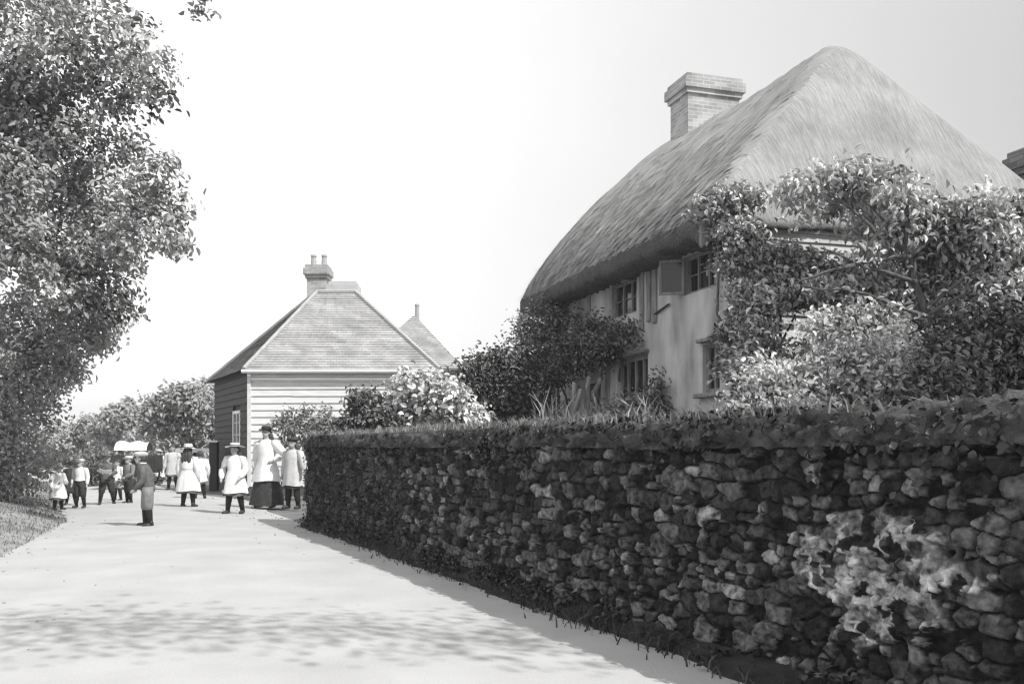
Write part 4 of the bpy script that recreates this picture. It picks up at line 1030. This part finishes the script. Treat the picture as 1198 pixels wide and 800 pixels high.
def person(px, Y, H, yaw, label, kind, top='c_white', low='c_dark', hat=None, hatm='c_straw', hair='hair', long_hair=False, lean=0.0,
           armL=None, armR=None, stride=0.0, spread=.09, hem=.36, flare=.19, sash=None, zbase=.03, group='villagers in the road', apron=None):
    """local frame: faces -y; +x is the picture's right when yaw is 0. armL is the arm on -x."""
    X_ = (px - 599) / F * Y
    root = empty('person', (X_, Y, zbase), yaw); tag(root, label, 'person', group)
    hh = H / float(np.interp(H, [1.0, 1.3, 1.5, 1.8], [5.5, 6.0, 6.5, 7.3])); V3 = Vector
    dy = -lean * H
    def T(x, y, z):                                        # lean bends the trunk above the hips
        k = max(0, (z - .5 * H) / (.5 * H)); return V3((x, y + dy * k, z - abs(dy) * .18 * k))
    hip = .5 * H; sh = .795 * H; sw = .108 * H
    b = MB()
    capsule(b, T(0, 0, hip), T(0, 0, .63 * H), .075 * H, .068 * H)
    capsule(b, T(-.03 * H, 0, .63 * H), T(-.045 * H, 0, .74 * H), .055 * H, .06 * H); capsule(b, T(.03 * H, 0, .63 * H), T(.045 * H, 0, .74 * H), .055 * H, .06 * H)
    capsule(b, T(-sw, 0, sh), T(0, 0, sh + .012 * H), .034 * H, .04 * H); capsule(b, T(sw, 0, sh), T(0, 0, sh + .012 * H), .034 * H, .04 * H)
    capsule(b, T(0, 0, sh), T(0, -.008 * H, H - hh * .7), .036 * H, .03 * H)
    hc = T(0, -.012 * H, H - hh * .5)
    b.ball(hc + V3((0, .01 * H, hh * .08)), (hh * .37, hh * .43, hh * .42), 3)
    b.ball(hc + V3((0, -hh * .08, -hh * .2)), (hh * .27, hh * .32, hh * .3), 3)
    b.ball(hc + V3((0, -hh * .43, -hh * .06)), (hh * .055, hh * .08, hh * .09), 2)          # nose
    b.ball(hc + V3((0, -hh * .36, -hh * .27)), (hh * .12, hh * .06, hh * .045), 2)         # lips
    for sx in (-1, 1): b.ball(hc + V3((sx * hh * .37, 0, -hh * .03)), (hh * .05, hh * .09, hh * .13), 2)
    legs = []
    for sx, ph in ((-1, 1), (1, -1)):
        hp = V3((sx * .05 * H, 0, hip)); st = stride * ph * H
        fx = sx * spread * H
        kn = V3((fx * .75, -st * .45 - .012 * H, .27 * H)); an = V3((fx, st * -1.0 * .8, .05 * H))
        capsule(b, hp, kn, .062 * H, .041 * H); capsule(b, kn, an, .04 * H, .024 * H)
        toe = an + V3((sx * .015 * H, -.085 * H, -.028 * H)); capsule(b, an + V3((0, .012 * H, -.022 * H)), toe, .026 * H, .021 * H)
        legs.append((hp, kn, an, toe))
    arms = []
    for sx, arm in ((-1, armL), (1, armR)):
        s_ = T(sx * (sw + .012 * H), 0, sh - .004 * H)
        el, wr = arm if arm else ((sx * (.155), .015, .63), (sx * .165, -.03, .485))
        el = V3(el) * H; wr = V3(wr) * H
        if arm is None: el.y += dy * .3; wr.y += dy * .15
        capsule(b, s_, el, .034 * H, .026 * H); capsule(b, el, wr, .026 * H, .018 * H)
        d = (wr - el).normalized(); side = d.cross(V3((1, 0, 0)) if abs(d.x) < .8 else V3((0, 0, 1))).normalized()
        palm = wr + d * .032 * H; capsule(b, wr, palm, .017 * H, .021 * H)
        for k_, (o_, ln) in enumerate(((-.018, .034), (-.006, .042), (.006, .039), (.018, .03))):
            f0 = palm + side * o_ * H; f1 = f0 + (d + V3((0, -.25, 0))).normalized() * ln * H
            capsule(b, f0, f1, .0078 * H, .0065 * H)
        capsule(b, wr + d * .012 * H - side * .015 * H, wr + d * .03 * H - side * .034 * H, .009 * H, .008 * H)
        arms.append((s_, el, wr, d, palm))
    remesh(b, 'body', .011 * H / 1.3, M['skin'], root)
    mk = lambda mb, nm, mat, par=root: mb.build(nm, M[mat], par, smooth=True, world=False)
    # eyes and mouth
    for sx in (-1, 1):
        e_ = MB(); e_.ball(hc + V3((sx * hh * .15, -hh * .365, .02 * hh)), (hh * .05, hh * .03, hh * .03), 2); mk(e_, 'eye', 'eye')
    e_ = MB(); e_.ball(hc + V3((0, -hh * .405, -hh * .265)), (hh * .09, hh * .022, hh * .016), 2); mk(e_, 'mouth', 'c_mid')
    # hair
    h_ = MB(); bm_ = bmesh.new(); bmesh.ops.create_uvsphere(bm_, u_segments=20, v_segments=14, radius=1)
    bm_.verts.index_update(); vs_ = [V3((v.co.x * hh * .42, v.co.y * hh * .48 + .06 * hh, v.co.z * hh * .47 + hh * .07)) for v in bm_.verts]
    for i_, v in enumerate(vs_):
        if v.y < -.05 * hh and v.z < .22 * hh: v.y = -.05 * hh + (v.y + .05 * hh) * .1 if v.z < .12 * hh else v.y * .85
        if v.z < -.15 * hh and not long_hair: v.z = -.15 * hh + (v.z + .15 * hh) * .4
        v += V3((random.uniform(-1, 1), random.uniform(-1, 1), random.uniform(-1, 1))) * hh * .012
    h_.add([hc + v for v in vs_], [[v.index for v in f.verts] for f in bm_.faces]); bm_.free()
    if long_hair:
        for sx in (-1, 0, 1):
            h_.tube([hc + V3((sx * .2 * hh, .22 * hh, .0)), hc + V3((sx * .28 * hh, .36 * hh, -.5 * hh)), hc + V3((sx * .3 * hh, .45 * hh, -1.0 * hh)), hc + V3((sx * .25 * hh, .5 * hh, -1.5 * hh))], [.24 * hh, .25 * hh, .22 * hh, .1 * hh], 10)
    mk(h_, 'hair', hair)
    # stockings and boots
    for hp, kn, an, toe in legs:
        s1 = MB(); s1.tube([kn + V3((0, 0, .04 * H)), kn, kn.lerp(an, .3), an], [.047 * H, .046 * H, .045 * H, .03 * H], 12); mk(s1, 'stocking', 'c_black')
        b1 = MB(); capsule(b1, an + V3((0, 0, .03 * H)), an + V3((0, .01 * H, -.018 * H)), .031 * H, .032 * H); capsule(b1, an + V3((0, .01 * H, -.02 * H)), toe, .031 * H, .026 * H)
        mn = min(v[2] for v in b1.v); b1.v = [(v[0], v[1], max(v[2], -zbase + .035)) for v in b1.v]
        mk(b1, 'boot', 'leather')
    # clothes
    def sleeve(mat, r0, r1, r2):
        for s_, el, wr, d, palm in arms:
            m_ = MB(); inn = s_ + (V3((0, s_.y, s_.z)) - s_).normalized() * .03 * H
            m_.tube([inn, s_, s_.lerp(el, .5), el, el.lerp(wr, .5), wr - d * .012 * H, wr], [r0 * .9 * H, r0 * H, r0 * 1.02 * H, r1 * H, r1 * .95 * H, r2 * H, r2 * .8 * H], 12)
            mk(m_, 'sleeve', mat)
    C = lambda z: T(0, 0, z * H).y
    if kind == 'girl':
        rings = [(0, C(hem), hem * H, flare * H, flare * .82 * H, 1.0), (0, C(.45), .45 * H, flare * .85 * H, flare * .72 * H, .9), (0, C(.56), .56 * H, .125 * H, .112 * H, .5), (0, C(.63), .63 * H, .105 * H, .095 * H, .2), (0, C(.72), .72 * H, .118 * H, .1 * H, .2),
                 (0, C(.785), .785 * H, .115 * H, .08 * H, .1), (0, C(.82), .82 * H, .085 * H, .06 * H, 0), (0, C(.838), .838 * H, .045 * H, .045 * H, 0)]
        mk(loft(rings, 36, 7, .05), 'dress', top)
        und = [(0, C(hem), (hem - .035) * H, flare * .93 * H, flare * .76 * H, 1.0), (0, C(.45), (hem + .06) * H, flare * .8 * H, flare * .66 * H, .7), (0, 0, (hem + .1) * H, .05 * H, .05 * H, 0)]
        mk(loft(und, 30, 7, .05), 'underskirt', low)
        sleeve(top, .05, .05, .026)
        if sash:
            mk(loft([(0, C(.60), .60 * H, .113 * H, .102 * H, 0), (0, C(.64), .64 * H, .113 * H, .102 * H, 0)], 30, 0, 0, False), 'sash', sash)
    elif kind == 'woman':
        rings = [(0, 0, .03 * H, flare * H, flare * .8 * H, 1.0), (0, 0, .25 * H, flare * .8 * H, flare * .68 * H, .9), (0, 0, .5 * H, .115 * H, .1 * H, .4), (0, 0, .6 * H, .075 * H, .07 * H, .1)]
        mk(loft(rings, 40, 9, .04), 'skirt', low)
        rings = [(0, 0, .33 * H, .19 * H, .16 * H, 1.0), (0, 0, .45 * H, .16 * H, .135 * H, .8), (0, 0, .58 * H, .112 * H, .1 * H, .4), (0, 0, .65 * H, .108 * H, .095 * H, .2), (0, 0, .74 * H, .122 * H, .1 * H, .1),
                 (0, 0, .79 * H, .115 * H, .08 * H, .1), (0, 0, .825 * H, .08 * H, .06 * H, 0), (0, 0, .845 * H, .042 * H, .042 * H, 0)]
        mk(loft(rings, 36, 6, .045), 'smock', top); sleeve(top, .055, .05, .026)
    else:                                                           # boy: jacket or shirt, knee breeches
        for hp, kn, an, toe in legs:
            m_ = MB(); m_.tube([hp + V3((0, 0, .03 * H)), hp.lerp(kn, .4), kn.lerp(hp, .15), kn - V3((0, 0, .03 * H)), kn - V3((0, 0, .045 * H))], [.082 * H, .076 * H, .066 * H, .058 * H, .047 * H], 14); mk(m_, 'breeches', low)
        m_ = loft([(0, 0, .44 * H, .07 * H, .07 * H, 0), (0, 0, .48 * H, .105 * H, .092 * H, 0), (0, C(.58), .58 * H, .10 * H, .088 * H, 0), (0, C(.6), .6 * H, .05 * H, .05 * H, 0)], 24); mk(m_, 'breeches_seat', low)
        z0 = hem
        rings = [(0, C(z0), z0 * H, .118 * H, .105 * H, .6), (0, C(.58), .58 * H, .105 * H, .094 * H, .4), (0, C(.66), .66 * H, .112 * H, .098 * H, .3), (0, C(.74), .74 * H, .122 * H, .1 * H, .1), (0, C(.79), .79 * H, .115 * H, .08 * H, .1), (0, C(.825), .825 * H, .08 * H, .06 * H, 0), (0, C(.842), .842 * H, .045 * H, .045 * H, 0)]
        mk(loft(rings, 30, 5, .03), 'jacket', top); sleeve(top, .048, .042, .03)
        cl_ = loft([(0, C(.82), .82 * H, .066 * H, .058 * H, 0), (0, C(.85), .85 * H, .044 * H, .042 * H, 0)], 20, 0, 0, False); mk(cl_, 'collar', 'c_white')
    # hat
    if hat in ('brim', 'wide', 'sun'):
        ro = {'brim': .68, 'wide': .86, 'sun': .8}[hat] * hh; n = 32; hz = hc.z + hh * .26; mb_ = MB()
        chh = hh * (.34 if hat != 'sun' else .46)
        prof = [(.43 * hh, .02 * hh), (ro * .8, -.02 * hh), (ro, .0), (ro * .99, .03 * hh), (.45 * hh, .07 * hh), (.42 * hh, chh * .7), (.36 * hh, chh), (.02 * hh, chh * 1.06)]
        ph = random.uniform(0, 6)
        for r_, z_ in prof:
            for k in range(n):
                t = 2 * math.pi * k / n; wv = (r_ > .5 * hh) * (.06 * hh * math.sin(2 * t + ph) + .03 * hh * math.sin(5 * t + ph)) * (1.8 if hat == 'sun' else 1)
                mb_.v.append((hc.x + r_ * math.cos(t), hc.y + .04 * hh + r_ * math.sin(t), hz + z_ + wv))
        for i in range(len(prof) - 1):
            for k in range(n): mb_.f.append((i * n + k, i * n + (k + 1) % n, (i + 1) * n + (k + 1) % n, (i + 1) * n + k))
        ho = mk(mb_, 'hat', hatm)
        bd = loft([(hc.x, hc.y + .04 * hh, hz + .075 * hh, .455 * hh, .455 * hh, 0), (hc.x, hc.y + .04 * hh, hz + .17 * hh, .445 * hh, .445 * hh, 0)], 24, 0, 0, False)
        mk(bd, 'hat_band', 'c_mid' if hatm != 'c_dark' else 'c_black', ho)
    elif hat in ('cap', 'tam'):
        mb_ = MB(); n = 24; rr = .5 if hat == 'cap' else .58; hz = hc.z + hh * .24
        prof = [(.42 * hh, -.04 * hh), (.45 * hh, .04 * hh), (rr * hh, .12 * hh), (rr * .95 * hh, .2 * hh), (.3 * hh, .28 * hh), (.02 * hh, .3 * hh)]
        for r_, z_ in prof:
            for k in range(n):
                t = 2 * math.pi * k / n; mb_.v.append((hc.x + r_ * math.cos(t), hc.y + .03 * hh + r_ * math.sin(t) * 1.08, hz + z_ + .02 * hh * math.sin(3 * t)))
        for i in range(len(prof) - 1):
            for k in range(n): mb_.f.append((i * n + k, i * n + (k + 1) % n, (i + 1) * n + (k + 1) % n, (i + 1) * n + k))
        ho = mk(mb_, 'cap', hatm)
        if hat == 'cap':
            pk_ = MB(); pk_.ball(hc + V3((0, -.5 * hh, hh * .22)), (.3 * hh, .24 * hh, .03 * hh), 2); mk(pk_, 'cap_peak', hatm, ho)
    root['armtips'] = 0
    del root['armtips']
    return root, arms
def world_of(root, v): return pmat(root) @ Vector(v)
PI = math.pi
person(68, 19.6, .96, R(60), 'small girl in a white coat and white hat beside the left verge', 'girl', 'c_white', 'c_mid', 'sun', 'c_white', hem=.27, flare=.2, armR=((.15, -.04, .63), (.10, -.16, .58)))
person(83, 21.6, 1.0, R(20), 'dark clothed figure in a wide dark hat behind the white shirted boy', 'girl', 'c_dark', 'c_dark', 'wide', 'c_dark', hem=.3)
person(94, 20.3, 1.07, R(-8), 'boy in white shirt and dark knee breeches standing square in the road', 'boy', 'c_white', 'c_dark', 'cap', 'c_lgrey', hem=.56, hair='hair_fair')
bo, ba = person(125, 21.5, 1.16, R(25), 'boy in dark jacket and flat cap striding with legs apart, reading papers', 'boy', 'c_mid', 'c_dark', 'cap', 'c_mid', stride=.1, spread=.13, hem=.5,
       armL=((-.17, -.03, .64), (-.08, -.17, .62)), armR=((.16, -.05, .64), (.06, -.18, .61)))
person(138, 23.0, 1.02, R(-20), 'child in white blouse and dark skirt behind the boy reading papers', 'girl', 'c_white', 'c_dark', None, hem=.5, flare=.16)
person(151, 21.8, 1.12, R(-30), 'boy in grey jacket and dark breeches with pale cap standing before the cart', 'boy', 'c_grey', 'c_dark', 'cap', 'c_cream', spread=.06, hem=.48, armR=((.16, -.04, .63), (.06, -.14, .56)))
b6, a6 = person(173, GY(618), 1.27, R(-75), 'boy in dark jacket and grey breeches stooping forward alone in mid road', 'boy', 'c_mid', 'c_grey', 'cap', 'c_cream', lean=.09, stride=.05, spread=.06, hem=.49,
       armL=((-.15, -.05, .62), (-.11, -.16, .50)), armR=((.15, -.04, .62), (.11, -.15, .50)))
person(186, 33.5, 1.22, R(-15), 'girl in white frock and banded white hat far down the road', 'girl', 'c_white', 'c_dark', 'brim', 'c_straw', hem=.2, flare=.17)
person(202, 28.6, 1.40, R(8), 'bareheaded girl in a grey pinafore over a darker skirt by the white gate', 'girl', 'c_lgrey', 'c_mid', None, hem=.34, flare=.15, long_hair=False)
person(234, 23.8, 1.24, R(200), 'girl in white with puffed sleeves partly hidden behind the girl with the sash', 'girl', 'c_white', 'c_mid', None, hem=.36, flare=.15)
person(220, 20.4, 1.36, R(172), 'girl in white dress and tall white sun hat seen from behind', 'girl', 'c_white', 'c_mid', 'sun', 'c_straw', hem=.27, flare=.2, sash='c_lgrey', long_hair=True)
g12, a12 = person(275, 18.5, 1.40, R(-12), 'girl in white smock dress and wide straw hat walking nearest the weatherboarded house', 'girl', 'c_white', 'c_mid', 'wide', 'c_straw', hem=.30, flare=.185, stride=.06, spread=.09, long_hair=True,
       armL=((-.21, .02, .62), (-.17, -.08, .50)), armR=((.15, .02, .62), (.13, -.1, .52)))
person(312, 20.4, 1.78, R(-18), 'tall young woman in dark brimmed hat, white smock and long dark skirt', 'woman', 'c_white', 'c_dark', 'brim', 'c_dark', flare=.22, long_hair=True,
       armR=((.22, .06, .65), (.125, -.05, .585)))
person(343, 19.95, 1.53, R(-25), 'girl in pale grey pinafore and dark tam leaning at the wall end', 'girl', 'c_lgrey', 'c_dark', 'tam', 'c_dark', hem=.33, flare=.16, long_hair=True, armR=((.17, .0, .66), (.20, -.02, .55)))
# things they hold
h1 = pmat(bo) @ ba[0][4]; h2 = pmat(bo) @ ba[1][4]; c = (h1 + h2) / 2 + Vector((0, -.03, .015)); d = (h2 - h1).normalized(); e2 = d.cross(Vector((0, 0, 1)))
mb = MB(); e3 = (e2 * .8 + Vector((0, 0, .35))).normalized()
for sgn in (-1, 1): mb.add([c, c + d * sgn * .13 + Vector((0, 0, .03)), c + d * sgn * .13 + Vector((0, 0, .03)) + e3 * .2, c + e3 * .2, c - Vector((0, 0, .008)), c + d * sgn * .13 + Vector((0, 0, .022)), c + d * sgn * .13 + Vector((0, 0, .022)) + e3 * .2, c + e3 * .2 - Vector((0, 0, .008))],
                           [(0, 1, 2, 3), (7, 6, 5, 4), (0, 4, 5, 1), (1, 5, 6, 2), (2, 6, 7, 3)])
o = mb.build('papers', M['paper']); tag(o, 'open white papers held by the striding boy in a dark jacket', 'papers')
hb = pmat(g12) @ a12[0][4]; mb = MB(); mb.box(hb + Vector((.06, .02, -.10)), (.20, .07, .17), None, .02); o = mb.build('satchel', M['leather']); tag(o, 'small dark satchel carried by the girl in the wide straw hat', 'bag')
mb = MB(); mb.tube([hb + Vector((.0, .02, -.02)), hb + Vector((.02, .02, .02)), hb + Vector((.1, .02, .02)), hb + Vector((.12, .02, -.02))], .008, 6); mb.build('strap', M['leather'], o)

# ------------------------------------------------------------------ summer haze
mh = bpy.data.materials.new('haze'); mh.use_nodes = True; n = mh.node_tree
for nd in list(n.nodes):
    if nd.type == 'BSDF_PRINCIPLED': n.nodes.remove(nd)
pv = n.nodes.new('ShaderNodeVolumePrincipled'); pv.inputs['Color'].default_value = g(.95); pv.inputs['Density'].default_value = .0015; pv.inputs['Anisotropy'].default_value = .3
n.links.new(pv.outputs[0], n.nodes['Material Output'].inputs['Volume'])
mb = MB(); mb.box((0, 210, 10), (620, 560, 22.2)); o = mb.build('haze', mh); tag(o, kind='stuff')
